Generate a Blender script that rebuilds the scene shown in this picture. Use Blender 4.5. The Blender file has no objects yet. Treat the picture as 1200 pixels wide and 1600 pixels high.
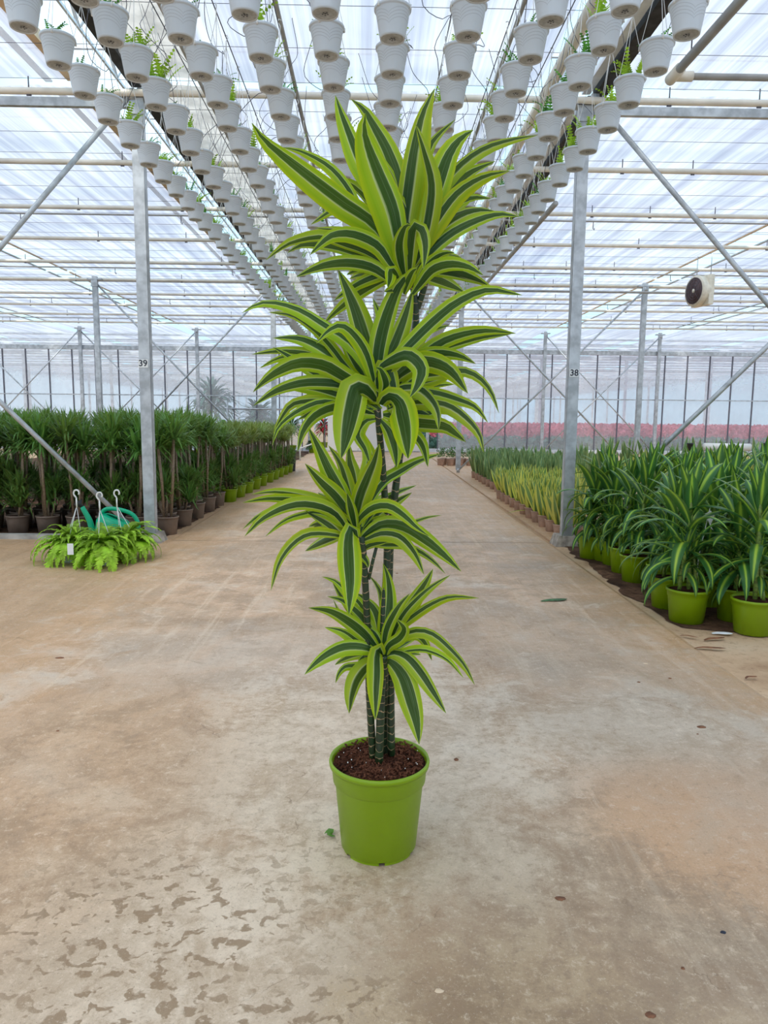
import bpy, math, random
import numpy as np
from mathutils import Vector, Matrix
random.seed(7); np.random.seed(7)
SC = bpy.context.scene
COL = SC.collection
R = math.radians

# ------------------------------------------------------------------ camera
F = 1150.0; CX, CY, H = 600.0, 800.0, 1.2
YAW, PIT, ROL = R(1.0), R(7.43), R(0.55)
fd = Vector((math.sin(YAW)*math.cos(PIT), math.cos(YAW)*math.cos(PIT), -math.sin(PIT)))
r0 = Vector((math.cos(YAW), -math.sin(YAW), 0)); u0 = r0.cross(fd)
rt = r0*math.cos(ROL) + u0*math.sin(ROL); up = u0*math.cos(ROL) - r0*math.sin(ROL)
EYE = Vector((0, 0, H))
cam = bpy.data.cameras.new('camera'); co = bpy.data.objects.new('camera', cam); COL.objects.link(co)
cam.sensor_fit = 'VERTICAL'; cam.sensor_height = 24.0; cam.lens = F/1600*24.0
cam.clip_start = 0.05; cam.clip_end = 400
m = Matrix((rt, up, -fd)).transposed().to_4x4(); m.translation = EYE
co.matrix_world = m; SC.camera = co

def ray(px, py): return fd + rt*((px-CX)/F) + up*((CY-py)/F)
def at_depth(px, py, y):                       # world point seen at a pixel, on the vertical plane Y = y
    v = ray(px, py); return EYE + v*(y/v.y)
def on_floor(px, py, z=0.0):
    v = ray(px, py); return EYE + v*((z-H)/v.z)
def project(p):
    v = Vector(p) - EYE; D = v.dot(fd)
    if D < .05: return None
    return CX + F*v.dot(rt)/D, CY - F*v.dot(up)/D, D

# ------------------------------------------------------------------ sky, sun, exposure
W = bpy.data.worlds.new('sky'); SC.world = W; W.use_nodes = True
wn = W.node_tree; wn.nodes.clear()
bg = wn.nodes.new('ShaderNodeBackground'); wo = wn.nodes.new('ShaderNodeOutputWorld')
tc = wn.nodes.new('ShaderNodeTexCoord'); nz = wn.nodes.new('ShaderNodeTexNoise'); rp = wn.nodes.new('ShaderNodeValToRGB')
nz.inputs['Scale'].default_value = 2.2; nz.inputs['Detail'].default_value = 5
rp.color_ramp.elements[0].color = (.46, .74, .92, 1); rp.color_ramp.elements[0].position = .45
rp.color_ramp.elements[1].color = (.92, .97, 1.0, 1); rp.color_ramp.elements[1].position = .9
wn.links.new(tc.outputs['Generated'], nz.inputs['Vector']); wn.links.new(nz.outputs['Fac'], rp.inputs['Fac'])
wn.links.new(rp.outputs['Color'], bg.inputs['Color']); bg.inputs['Strength'].default_value = 1.3
wn.links.new(bg.outputs[0], wo.inputs[0])
sl = bpy.data.lights.new('sun', 'SUN'); so = bpy.data.objects.new('sun', sl); COL.objects.link(so)
sl.energy = 3.0; sl.angle = R(20); sl.color = (1.0, .95, .86)
so.rotation_euler = Vector((0.35, 0.62, -1.0)).to_track_quat('-Z', 'Y').to_euler()
SC.view_settings.view_transform = 'Standard'; SC.view_settings.look = 'None'
SC.view_settings.gamma = 1; SC.view_settings.use_curve_mapping = False
SC.view_settings.exposure = 0.40
SC.cycles.max_bounces = 8; SC.cycles.diffuse_bounces = 4; SC.cycles.transparent_max_bounces = 16
SC.cycles.transmission_bounces = 6; SC.cycles.glossy_bounces = 3
SC.cycles.sample_clamp_indirect = 8; SC.cycles.use_denoising = True

# ------------------------------------------------------------------ materials
def srgb(*c): return tuple((v/255/12.92 if v/255 <= .04045 else ((v/255+.055)/1.055)**2.4) for v in c) + (1,)
class N:                                        # tiny node helper
    def __init__(s, name):
        s.m = bpy.data.materials.new(name); s.m.use_nodes = True; s.t = s.m.node_tree; s.t.nodes.clear()
        s.out = s.t.nodes.new('ShaderNodeOutputMaterial')
    def n(s, typ, **k):
        x = s.t.nodes.new('ShaderNode'+typ)
        for a, b in k.items():
            if hasattr(x, a) and a not in ('Color',): setattr(x, a, b)
        return x
    def l(s, a, b): s.t.links.new(a, b)
    def setv(s, sock, v):
        if hasattr(v, 'links') or isinstance(v, bpy.types.NodeSocket): s.l(v, sock)
        else: sock.default_value = v
    def math(s, op, a, b=0.0, c=0.0, clamp=False):
        x = s.n('Math'); x.operation = op; x.use_clamp = clamp
        s.setv(x.inputs[0], a); s.setv(x.inputs[1], b); s.setv(x.inputs[2], c); return x.outputs[0]
    def noise(s, vec=None, scale=5, detail=4, rough=.55, dist=0.0):
        x = s.n('TexNoise'); x.inputs['Scale'].default_value = scale; x.inputs['Detail'].default_value = detail
        x.inputs['Roughness'].default_value = rough; x.inputs['Distortion'].default_value = dist
        if vec is not None: s.l(vec, x.inputs['Vector'])
        return x.outputs['Fac']
    def ramp(s, fac, stops, interp='LINEAR'):
        x = s.n('ValToRGB'); cr = x.color_ramp; cr.interpolation = interp
        while len(cr.elements) < len(stops): cr.elements.new(.5)
        for e, (p, c) in zip(cr.elements, stops): e.position = p; e.color = c if len(c) == 4 else tuple(c)+(1,)
        s.l(fac, x.inputs[0]); return x.outputs[0]
    def mix(s, f, a, b, blend='MIX'):
        x = s.n('Mix'); x.data_type = 'RGBA'; x.blend_type = blend
        s.setv(x.inputs[0], f); s.setv(x.inputs[6], a); s.setv(x.inputs[7], b); return x.outputs[2]
    def maprange(s, v, a, b, c=0.0, d=1.0, smooth=True):
        x = s.n('MapRange'); x.interpolation_type = 'SMOOTHSTEP' if smooth else 'LINEAR'
        s.setv(x.inputs[0], v); x.inputs[1].default_value = a; x.inputs[2].default_value = b
        x.inputs[3].default_value = c; x.inputs[4].default_value = d; return x.outputs[0]
    def coord(s, kind='Object'): return s.n('TexCoord').outputs[kind]
    def scale(s, vec, sx, sy, sz):
        x = s.n('Mapping'); x.inputs['Scale'].default_value = (sx, sy, sz); s.l(vec, x.inputs['Vector']); return x.outputs[0]
    def bump(s, h, strength=.3, dist=.01):
        x = s.n('Bump'); x.inputs['Strength'].default_value = strength; x.inputs['Distance'].default_value = dist
        s.l(h, x.inputs['Height']); return x.outputs[0]
    def bsdf(s, color, rough=.6, metal=0.0, normal=None, spec=.5, trans=0.0, tcol=None):
        p = s.n('BsdfPrincipled'); s.setv(p.inputs['Base Color'], color); s.setv(p.inputs['Roughness'], rough)
        p.inputs['Metallic'].default_value = metal; p.inputs['Specular IOR Level'].default_value = spec
        if normal is not None: s.l(normal, p.inputs['Normal'])
        o = p.outputs[0]
        if trans > 0:
            t = s.n('BsdfTranslucent'); s.setv(t.inputs['Color'], tcol if tcol is not None else color)
            mx = s.n('MixShader'); mx.inputs[0].default_value = trans
            s.l(o, mx.inputs[1]); s.l(t.outputs[0], mx.inputs[2]); o = mx.outputs[0]
        s.l(o, s.out.inputs[0]); return s.m
def plain(name, c, rough=.6, metal=0, var=.12, nscale=12, spec=.5, trans=0, bump=0):
    g = N(name); v = g.noise(g.coord(), nscale, 3)
    col = g.mix(g.maprange(v, .3, .7), tuple(x*(1-var) for x in c[:3])+(1,), tuple(min(1, x*(1+var)) for x in c[:3])+(1,))
    return g.bsdf(col, rough, metal, g.bump(v, bump, .005) if bump else None, spec, trans)

M = {}
def leaf_mat(name, stops, hue_dark, trans=.3, rough=.38, shift=.25, fine=True, bright=.22):
    """stops: ramp over |u| (0 = midrib, 1 = edge)"""
    g = N(name); uv = g.n('UVMap'); sx = g.n('SeparateXYZ'); g.l(uv.outputs[0], sx.inputs[0])
    rnd = g.n('ObjectInfo').outputs['Random']
    u = g.math('SUBTRACT', g.math('MULTIPLY', sx.outputs[0], 2.0), 1.0)
    off = g.math('MULTIPLY', g.math('SUBTRACT', rnd, .5), shift)
    edge = g.math('SUBTRACT', 1.0, g.math('ABSOLUTE', u))
    au = g.math('ABSOLUTE', g.math('ADD', u, g.math('MULTIPLY', off, edge)))
    au = g.math('MULTIPLY', au, g.math('ADD', .86, g.math('MULTIPLY', g.math('FRACT', g.math('MULTIPLY', rnd, 7.3)), .32)))
    mp = g.n('Combine' + 'XYZ'); g.l(g.math('MULTIPLY', u, 9.0), mp.inputs[0]); g.l(sx.outputs[1], mp.inputs[1]); g.l(g.math('MULTIPLY', rnd, 37.0), mp.inputs[2])
    str_ = g.noise(mp.outputs[0], 2.0, 2)
    au2 = g.math('ADD', au, g.math('MULTIPLY', g.math('SUBTRACT', str_, .5), .08))
    col = g.ramp(au2, stops)
    if fine: col = g.mix(g.math('MULTIPLY', g.math('MULTIPLY', g.maprange(str_, .56, .66), g.math('LESS_THAN', au2, .52)), .5), col, hue_dark)
    hs = g.n('HueSaturation'); g.l(col, hs.inputs['Color'])
    g.l(g.math('ADD', 1.0-bright/2, g.math('MULTIPLY', rnd, bright)), hs.inputs['Value'])
    g.l(g.math('ADD', .49, g.math('MULTIPLY', rnd, .02)), hs.inputs['Hue'])
    hcol = hs.outputs[0]
    t = g.mix(.35, hcol, (.55, .75, .05, 1))
    nrm = g.bump(g.math('SINE', g.math('MULTIPLY', u, 40.0)), .12, .001)
    return g.bsdf(hcol, rough, 0, nrm, .3, trans, t)
DG = (.007, .046, .007); DG2 = (.016, .075, .011)
M['lemon_leaf'] = leaf_mat('lemon_leaf', [(0, (.07, .15, .05)), (.05, DG), (.44, DG2), (.50, (.60, .68, .32)), (.55, (.42, .55, .03)), (.8, (.30, .48, .008)), (1, (.46, .55, .006))], (.13, .22, .10, 1), .30, .36, 1.0)
M['corn_leaf'] = leaf_mat('corn_leaf', [(0, (.46, .64, .08)), (.15, (.38, .58, .06)), (.27, (.10, .27, .05)), (.5, (.032, .14, .034)), (1, (.026, .12, .032))], (.05, .14, .04, 1), .22, .3, .2)
M['marginata_leaf'] = leaf_mat('marginata_leaf', [(0, (.16, .32, .07)), (.7, (.07, .22, .05)), (1, (.22, .24, .07))], (.05, .12, .04, 1), .25, .45, .1, False, .4)
M['marginata_olive'] = leaf_mat('marginata_olive', [(0, (.26, .36, .10)), (.7, (.16, .27, .07)), (1, (.32, .26, .09))], (.05, .12, .04, 1), .25, .45, .1, False, .4)
M['snake_yellow'] = leaf_mat('snake_yellow', [(0, (.20, .32, .10)), (.45, (.14, .26, .08)), (.55, (.66, .66, .14)), (1, (.70, .66, .12))], (.3, .4, .15, 1), .15, .4, .2)
M['snake_green'] = leaf_mat('snake_green', [(0, (.14, .25, .10)), (.6, (.17, .29, .12)), (.8, (.36, .46, .18)), (1, (.40, .48, .18))], (.22, .32, .16, 1), .1, .4, .2)
M['fern_leaf'] = plain('fern_leaf', (.40, .64, .05), .5, 0, .45, 14, .3, .35)
M['fern_dark'] = plain('fern_dark', (.13, .38, .06), .5, 0, .5, 20, .3, .35)
M['jade_leaf'] = plain('jade_leaf', (.10, .22, .06), .3, 0, .4, 20, .5, .05)
M['shrub_leaf'] = plain('shrub_leaf', (.16, .36, .06), .5, 0, .4, 6, .3, .3)
M['red_flower'] = plain('red_flower', (.75, .05, .08), .5, 0, .3, 20, .3, .3)
M['pink_flower'] = plain('pink_flower', (.85, .20, .26), .5, 0, .35, 4, .3, .3)
M['bluegreen_leaf'] = plain('bluegreen_leaf', (.10, .22, .17), .5, 0, .4, 4, .3, .2)
M['lime_pot'] = plain('lime_pot', (.25, .40, .002), .38, 0, .05, 3, .5, .06)
M['brown_pot'] = plain('brown_pot', (.23, .165, .125), .6, 0, .15, 8)
M['clay_pot'] = plain('clay_pot', (.50, .33, .25), .65, 0, .2, 8)
M['black_plastic'] = plain('black_plastic', (.018, .02, .022), .45)
M['string_white'] = plain('string_white', (.80, .80, .78), .5, 0, .05)
M['steel'] = plain('steel', (.50, .52, .54), .45, .55, .22, 9, .5, 0, .1)
M['steel_pale'] = plain('steel_pale', (.74, .77, .82), .5, .3, .15, 5)
M['cream_pipe'] = plain('cream_pipe', (.80, .74, .64), .5, .1, .12, 3)
M['grey_pipe'] = plain('grey_pipe', (.42, .41, .40), .5, .3, .15, 5)
M['white_pvc'] = plain('white_pvc', (.80, .79, .75), .4, 0, .04)
M['wire'] = plain('wire', (.12, .12, .15), .5)
M['dark_strip'] = plain('dark_strip', (.025, .024, .026), .7, 0, .5, 12)
M['fold_cloth'] = plain('fold_cloth', (.68, .63, .60), .8, 0, .2, 5, .2, .45)
M['tan_strip'] = plain('tan_strip', (.74, .56, .38), .7, 0, .15, 5)
M['concrete'] = plain('concrete', (.38, .33, .28), .9, 0, .35, 14, .3, 0, .5)
M['kerb'] = plain('kerb', (.45, .42, .38), .9, 0, .25, 6, .3, 0, .4)
M['can_green'] = plain('can_green', (.0, .44, .22), .35, 0, .06, 6, .5, .08)
M['fan_white'] = plain('fan_white', (.78, .72, .60), .5, 0, .1)
M['fan_dark'] = plain('fan_dark', (.09, .045, .045), .5)
M['label_white'] = plain('label_white', (.85, .86, .86), .5, 0, .02)
M['ink'] = plain('ink', (.015, .02, .04), .6)
M['dry_leaf'] = plain('dry_leaf', (.20, .08, .035), .7, 0, .4, 40)
M['green_scrap'] = plain('green_scrap', (.06, .14, .05), .6, 0, .4, 40)
M['perlite'] = plain('perlite', (.8, .78, .72), .8)
M['dark_bin'] = plain('dark_bin', (.035, .04, .05), .5)
M['wall_panel'] = plain('wall_panel', (.74, .72, .69), .6, 0, .04, 1.5)

def soil_mat(name, c1, c2, s=60):
    g = N(name); v = g.noise(g.coord(), s, 6, .7); w = g.noise(g.coord(), s*.25, 3)
    col = g.ramp(v, [(.3, c1), (.5, c2), (.72, tuple(min(1, x*2.2) for x in c2))])
    return g.bsdf(g.mix(g.maprange(w, .35, .7), col, c1+(1,)), .95, 0, g.bump(v, .9, .02), .15)
M['soil'] = soil_mat('soil', (.035, .012, .008), (.13, .05, .028), 45)
M['bark_chip'] = soil_mat('bark_chip', (.07, .022, .012), (.17, .065, .035), 25)
M['dark_ground'] = soil_mat('dark_ground', (.045, .022, .013), (.16, .085, .052), 14)

def cane_mat(name, base, ring, rings=46.0, dark=(.02, .03, .012)):
    g = N(name); uv = g.n('UVMap'); sx = g.n('SeparateXYZ'); g.l(uv.outputs[0], sx.inputs[0])
    nzv = g.noise(g.coord(), 22, 3)
    ph = g.math('ADD', g.math('MULTIPLY', sx.outputs[1], rings), g.math('MULTIPLY', nzv, 1.8))
    ph = g.math('ADD', ph, g.math('MULTIPLY', g.math('SINE', g.math('MULTIPLY', sx.outputs[0], 6.283)), .25))
    fr = g.math('FRACT', ph)
    mask = g.math('LESS_THAN', fr, .09)
    v = g.noise(g.coord(), 60, 3)
    bc = g.mix(g.maprange(v, .4, .65), base+(1,), dark+(1,))
    return g.bsdf(g.mix(mask, bc, ring+(1,)), .4, 0, g.bump(mask, .6, .004), .5)
M['cane'] = cane_mat('cane', (.016, .045, .012), (.40, .27, .14), 1.0)
M['brown_cane'] = cane_mat('brown_cane', (.30, .21, .13), (.09, .05, .03), 1.0, (.20, .13, .08))
M['corn_cane'] = cane_mat('corn_cane', (.22, .34, .05), (.12, .12, .03), 1.0, (.14, .2, .04))

def hanging_pot_mat():
    g = N('hanging_pot_plastic'); sx = g.n('SeparateXYZ'); g.l(g.coord(), sx.inputs[0])
    a = g.math('ARCTAN2', sx.outputs[1], sx.outputs[0])
    arch = g.math('POWER', g.math('ABSOLUTE', g.math('SINE', g.math('MULTIPLY', a, 1.5))), .6)
    lev = g.math('SUBTRACT', sx.outputs[2], g.math('MULTIPLY', arch, .03))
    k = g.math('FRACT', g.math('MULTIPLY', lev, 75.0))
    line = g.math('LESS_THAN', k, .14)
    zone = g.math('MULTIPLY', g.math('GREATER_THAN', lev, .035+.0), g.math('LESS_THAN', lev, .092))
    ln = g.math('MULTIPLY', line, zone)
    col = g.mix(g.math('MULTIPLY', ln, .55), (.72, .79, .86, 1), (.34, .38, .42, 1))
    return g.bsdf(col, .45, 0, g.bump(ln, .5, .003), .5, .12)
M['hpot'] = hanging_pot_mat()
M['hpot_base'] = plain('hanging_pot_base', (.40, .42, .43), .6, 0, .15, 60)

def cloth_mat():
    g = N('screen_cloth'); c = g.coord('Object')
    a = g.noise(g.scale(c, 7.0, .12, 1), 1.0, 5, .65, .25)
    b = g.noise(g.scale(c, .5, .45, 1), 1.0, 4)
    f = g.math('ADD', g.math('MULTIPLY', a, .75), g.math('MULTIPLY', b, .45))
    col = g.ramp(f, [(.42, (.31, .305, .39)), (.56, (.43, .415, .48)), (.72, (.66, .63, .65))])
    d = g.n('BsdfDiffuse'); g.l(col, d.inputs[0]); t = g.n('BsdfTranslucent'); g.l(col, t.inputs[0])
    tr = g.n('BsdfTransparent'); m1 = g.n('MixShader'); m1.inputs[0].default_value = .8
    g.l(d.outputs[0], m1.inputs[1]); g.l(t.outputs[0], m1.inputs[2])
    m2 = g.n('MixShader'); m2.inputs[0].default_value = .08
    g.l(m1.outputs[0], m2.inputs[1]); g.l(tr.outputs[0], m2.inputs[2]); g.l(m2.outputs[0], g.out.inputs[0]); return g.m
M['cloth'] = cloth_mat()
def glaze_mat(name, tf, c=(.86, .87, .90, 1), tl=.6):
    g = N(name); v = g.noise(g.coord(), .6, 4)
    d = g.n('BsdfDiffuse'); d.inputs[0].default_value = c; t = g.n('BsdfTranslucent'); t.inputs[0].default_value = c
    tr = g.n('BsdfTransparent'); m1 = g.n('MixShader'); m1.inputs[0].default_value = tl
    g.l(d.outputs[0], m1.inputs[1]); g.l(t.outputs[0], m1.inputs[2])
    m2 = g.n('MixShader'); g.l(g.maprange(v, .3, .7, tf-.07, tf+.07), m2.inputs[0])
    g.l(m1.outputs[0], m2.inputs[1]); g.l(tr.outputs[0], m2.inputs[2]); g.l(m2.outputs[0], g.out.inputs[0]); return g.m
M['frosted'] = glaze_mat('frosted_pane', .78)
M['clear'] = glaze_mat('upper_pane', .85)
M['outer'] = glaze_mat('outer_pane', .12)

def floor_mat():
    g = N('worn_concrete'); c = g.coord('Object'); sx = g.n('SeparateXYZ'); g.l(c, sx.inputs[0])
    X, Y = sx.outputs[0], sx.outputs[1]
    big = g.noise(c, 1.1, 6, .6, .4); mid = g.noise(c, 4.2, 8, .7, .6); fine = g.noise(c, 26, 8, .8, .3); grit = g.noise(c, 150, 4, .75)
    streak = g.noise(g.scale(c, 9, .7, 1), 1.3, 6, .7, .5); cross = g.noise(g.scale(c, 1.2, 9, 1), 1.1, 6, .7, .5)
    base = g.ramp(big, [(.34, srgb(166, 150, 134)), (.46, srgb(188, 166, 144)), (.54, srgb(204, 176, 150)), (.66, srgb(206, 196, 184))])
    base = g.mix(g.math('MULTIPLY', g.maprange(mid, .47, .60), .7), base, srgb(168, 144, 120))
    base = g.mix(g.math('MULTIPLY', g.maprange(mid, .45, .34), .6), base, srgb(220, 208, 192))
    base = g.mix(g.math('MULTIPLY', g.maprange(streak, .52, .68), .45), base, srgb(222, 210, 194))
    base = g.mix(g.math('MULTIPLY', g.math('MULTIPLY', g.maprange(cross, .5, .62), g.maprange(Y, 3.0, 6.0)), .5), base, srgb(186, 164, 144))
    wob = g.math('MULTIPLY', g.math('SUBTRACT', mid, .5), 1.1)
    wob2 = g.math('ADD', wob, g.math('MULTIPLY', g.math('SUBTRACT', fine, .5), .7))
    ax = g.math('ADD', g.math('ABSOLUTE', X), g.math('MULTIPLY', wob, 1.2))
    base = g.mix(g.math('MULTIPLY', g.maprange(ax, 1.2, 2.0), .6), base, srgb(208, 168, 124))
    base = g.mix(g.math('MULTIPLY', g.maprange(Y, 4.0, 11.0), .3), base, srgb(204, 176, 150))
    def blob(cx, cy, rx, ry, k=.8, w=wob, ang=0.0, soft=.2):
        dx0 = g.math('SUBTRACT', X, cx); dy0 = g.math('SUBTRACT', Y, cy); ca, sa = math.cos(ang), math.sin(ang)
        dx = g.math('DIVIDE', g.math('ADD', g.math('MULTIPLY', dx0, ca), g.math('MULTIPLY', dy0, sa)), rx)
        dy = g.math('DIVIDE', g.math('SUBTRACT', g.math('MULTIPLY', dy0, ca), g.math('MULTIPLY', dx0, sa)), ry)
        r2 = g.math('SQRT', g.math('ADD', g.math('MULTIPLY', dx, dx), g.math('MULTIPLY', dy, dy)))
        return g.maprange(g.math('ADD', r2, g.math('MULTIPLY', w, k)), 1+soft, 1-soft)
    det = g.maprange(g.math('ADD', g.math('MULTIPLY', mid, .6), g.math('MULTIPLY', fine, .4)), .40, .60)
    palecol = g.mix(det, srgb(222, 212, 198), srgb(190, 174, 154))
    pm = g.math('MAXIMUM', blob(-.02, 2.55, .66, .95, 1.6, wob2, 0, .3), blob(-.42, 1.42, .5, .62, 1.6, wob2, 0, .3))
    pm = g.math('MAXIMUM', pm, blob(.95, 2.75, .5, .3, 2.0, wob2, 0, .5))
    base = g.mix(g.math('MULTIPLY', pm, .8), base, palecol)
    brn = g.mix(det, srgb(186, 158, 128), srgb(158, 134, 108))
    base = g.mix(g.math('MULTIPLY', blob(-1.05, 2.2, .5, 1.0, 1.6, wob2, 0, .4), .6), base, brn)
    dk = g.mix(det, srgb(176, 152, 118), srgb(134, 112, 86))
    base = g.mix(g.math('MULTIPLY', blob(.28, 1.22, .36, .36, 2.2, wob2, 0, .55), .75), base, dk)
    base = g.mix(g.math('MULTIPLY', blob(.62, 1.62, .55, .42, 2.4, wob2, 0, .6), .5), base, g.mix(det, srgb(184, 164, 138), srgb(146, 126, 104)))
    base = g.mix(g.math('MULTIPLY', blob(1.05, 2.05, .35, .4, 1.6, wob2, 0, .4), .55), base, srgb(212, 170, 132))
    base = g.mix(g.math('MULTIPLY', blob(-.62, 3.6, .8, .5, 1.5, wob2, 0, .5), .4), base, srgb(188, 180, 172))
    base = g.mix(g.math('MULTIPLY', blob(1.2, 3.0, .5, 1.3, 1.8, wob2, .25, .6), .45), base, srgb(168, 158, 146))
    # damp leopard spots, front left
    dv = g.n('VectorMath'); dv.operation = 'ADD'; nn = g.n('TexNoise'); nn.inputs['Scale'].default_value = 16; nn.inputs['Detail'].default_value = 4
    g.l(c, nn.inputs['Vector']); sc_ = g.n('VectorMath'); sc_.operation = 'SCALE'; sc_.inputs['Scale'].default_value = .07; g.l(nn.outputs['Color'], sc_.inputs[0])
    g.l(g.scale(c, 1, 1.25, 1), dv.inputs[0]); g.l(sc_.outputs[0], dv.inputs[1])
    sp1 = g.noise(dv.outputs[0], 25, 2, .5, .35)
    spot = g.maprange(sp1, .55, .61)
    zone = g.math('MAXIMUM', blob(-.52, 1.55, .34, .36, 1.6, wob2, 0, .5), blob(-.36, 1.16, .5, .34, 1.6, wob2, 0, .5))
    zone = g.math('MAXIMUM', zone, g.math('MULTIPLY', blob(-.2, 1.75, .3, .3, 1.6, wob2, 0, .6), .5))
    base = g.mix(g.math('MULTIPLY', g.math('MULTIPLY', spot, zone), .85), base, g.mix(fine, srgb(120, 102, 80), srgb(160, 136, 108)))
    base = g.mix(g.math('MULTIPLY', g.maprange(fine, .52, .66), .45), base, srgb(150, 130, 110))
    base = g.mix(g.math('MULTIPLY', g.maprange(fine, .46, .36), .4), base, srgb(226, 214, 198))
    base = g.mix(g.math('MULTIPLY', g.maprange(grit, .58, .68), .55), base, srgb(116, 98, 82))
    base = g.mix(g.math('MULTIPLY', g.maprange(grit, .42, .33), .4), base, srgb(236, 228, 216))
    # hairline scratches and a cast joint
    wv = g.n('TexVoronoi'); wv.feature = 'DISTANCE_TO_EDGE'; wv.inputs['Scale'].default_value = 1.6; g.l(dv.outputs[0], wv.inputs['Vector'])
    base = g.mix(g.math('MULTIPLY', g.math('MULTIPLY', g.math('LESS_THAN', wv.outputs['Distance'], .0022), g.maprange(mid, .5, .6)), .5), base, srgb(126, 106, 88))
    base = g.mix(1.0, base, (1.06, .98, .89, 1), 'MULTIPLY')
    rough = g.maprange(streak, .35, .7, .42, .75)
    h = g.math('ADD', g.math('MULTIPLY', fine, .7), g.math('MULTIPLY', grit, .4))
    return g.bsdf(base, rough, 0, g.bump(h, .45, .008), .4)
M['floor'] = floor_mat()
def sand_mat():
    g = N('sandy_ground'); c = g.coord('Object'); a = g.noise(c, 1.6, 6, .6, .4); f = g.noise(c, 26, 6, .75)
    base = g.ramp(a, [(.3, srgb(176, 142, 110)), (.5, srgb(208, 176, 142)), (.7, srgb(216, 192, 162))])
    base = g.mix(g.math('MULTIPLY', g.maprange(f, .5, .72), .6), base, srgb(150, 116, 88))
    return g.bsdf(base, .9, 0, g.bump(f, .4, .01), .2)
M['sand'] = sand_mat()

# ------------------------------------------------------------------ mesh helpers
class MB:
    def __init__(s): s.v = []; s.f = []; s.uv = []; s.mi = []
    def add(s, vs, fs, uvs=None, mi=0):
        o = len(s.v); s.v.extend([tuple(v) for v in vs])
        for k, f in enumerate(fs):
            s.f.append(tuple(i+o for i in f)); s.mi.append(mi)
            s.uv.append([uvs[i] for i in f] if uvs is not None else [(0, 0)]*len(f))
    def box(s, c, size, mi=0, rot=None):
        x, y, z = (d/2 for d in size); c = Vector(c)
        vs = [Vector((a*x, b*y, d*z)) for a in (-1, 1) for b in (-1, 1) for d in (-1, 1)]
        if rot is not None: vs = [rot @ v for v in vs]
        s.add([v+c for v in vs], [(0, 1, 3, 2), (4, 6, 7, 5), (0, 4, 5, 1), (2, 3, 7, 6), (0, 2, 6, 4), (1, 5, 7, 3)], None, mi)
    def tube(s, pts, r, n=8, mi=0, caps=True, vscale=1.0):
        pts = [Vector(p) for p in pts]; rs = r if isinstance(r, (list, tuple)) else [r]*len(pts)
        vs, uvs, fs = [], [], []; L = 0; prev = None
        for i, p in enumerate(pts):
            t = (pts[min(i+1, len(pts)-1)] - pts[max(i-1, 0)]).normalized()
            if prev is None:
                a = Vector((0, 0, 1)) if abs(t.z) < .9 else Vector((0, 1, 0)); x = t.cross(a).normalized()
            else: x = (prev - t*prev.dot(t)).normalized()
            prev = x; y = t.cross(x)
            if i: L += (p-pts[i-1]).length
            for k in range(n):
                an = 2*math.pi*k/n; vs.append(p + (x*math.cos(an)+y*math.sin(an))*rs[i]); uvs.append((k/n, L*vscale))
        for i in range(len(pts)-1):
            for k in range(n):
                k2 = (k+1) % n; fs.append((i*n+k, i*n+k2, (i+1)*n+k2, (i+1)*n+k))
        if caps: fs.append(tuple(range(n))[::-1]); fs.append(tuple((len(pts)-1)*n+k for k in range(n)))
        s.add(vs, fs, uvs, mi)
    def lathe(s, prof, n=32, mi=0, c=(0, 0, 0), close=False):
        vs, fs = [], []
        for (r, z) in prof:
            for k in range(n):
                a = 2*math.pi*k/n; vs.append((c[0]+r*math.cos(a), c[1]+r*math.sin(a), c[2]+z))
        for i in range(len(prof)-1):
            for k in range(n):
                k2 = (k+1) % n; fs.append((i*n+k, i*n+k2, (i+1)*n+k2, (i+1)*n+k))
        if close: fs.append(tuple(range(n))[::-1])
        s.add(vs, fs, None, mi)
    def strip(s, pts, sides, ws, fold=.25, mi=0, cols=(-1, -.5, 0, .5, 1), normals=None):
        """leaf blade: centreline pts, side vectors, half widths"""
        n = len(cols); vs, uvs, fs = [], [], []; m_ = len(pts)
        for i, (p, sd, w) in enumerate(zip(pts, sides, ws)):
            t = (pts[min(i+1, m_-1)]-pts[max(i-1, 0)]).normalized(); nr = sd.cross(t)
            for cu in cols:
                vs.append(p + sd*(cu*w) + nr*(abs(cu)*w*fold)); uvs.append((.5+cu*.5, i/(m_-1)))
        for i in range(m_-1):
            for k in range(n-1): fs.append((i*n+k, i*n+k+1, (i+1)*n+k+1, (i+1)*n+k))
        s.add(vs, fs, uvs, mi)
    def mesh(s, name, mats, smooth=True):
        me = bpy.data.meshes.new(name); me.from_pydata(s.v, [], s.f)
        if not isinstance(mats, (list, tuple)): mats = [mats]
        for x in mats: me.materials.append(x)
        uvl = me.uv_layers.new(name='UVMap'); flat = [c for f in s.uv for u in f for c in u]
        uvl.data.foreach_set('uv', flat)
        me.polygons.foreach_set('material_index', s.mi)
        me.polygons.foreach_set('use_smooth', [smooth]*len(s.f)); me.update(); return me
    def obj(s, name, mats, parent=None, smooth=True, loc=None): return link(name, s.mesh(name, mats, smooth), parent, loc)
def link(name, me, parent=None, loc=None, rot=None, scl=None):
    o = bpy.data.objects.new(name, me); COL.objects.link(o)
    if parent is not None: o.parent = parent
    if loc is not None: o.location = loc
    if rot is not None: o.rotation_euler = rot
    if scl is not None: o.scale = (scl,)*3 if isinstance(scl, (int, float)) else scl
    return o
def empty(name, loc, rz=0.0):
    o = bpy.data.objects.new(name, None); COL.objects.link(o); o.location = loc; o.rotation_euler = (0, 0, rz); o.empty_display_size = .05; return o
def tag(o, label=None, cat=None, group=None, kind=None):
    if label: o['label'] = label
    if cat: o['category'] = cat
    if group: o['group'] = group
    if kind: o['kind'] = kind
    return o
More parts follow.
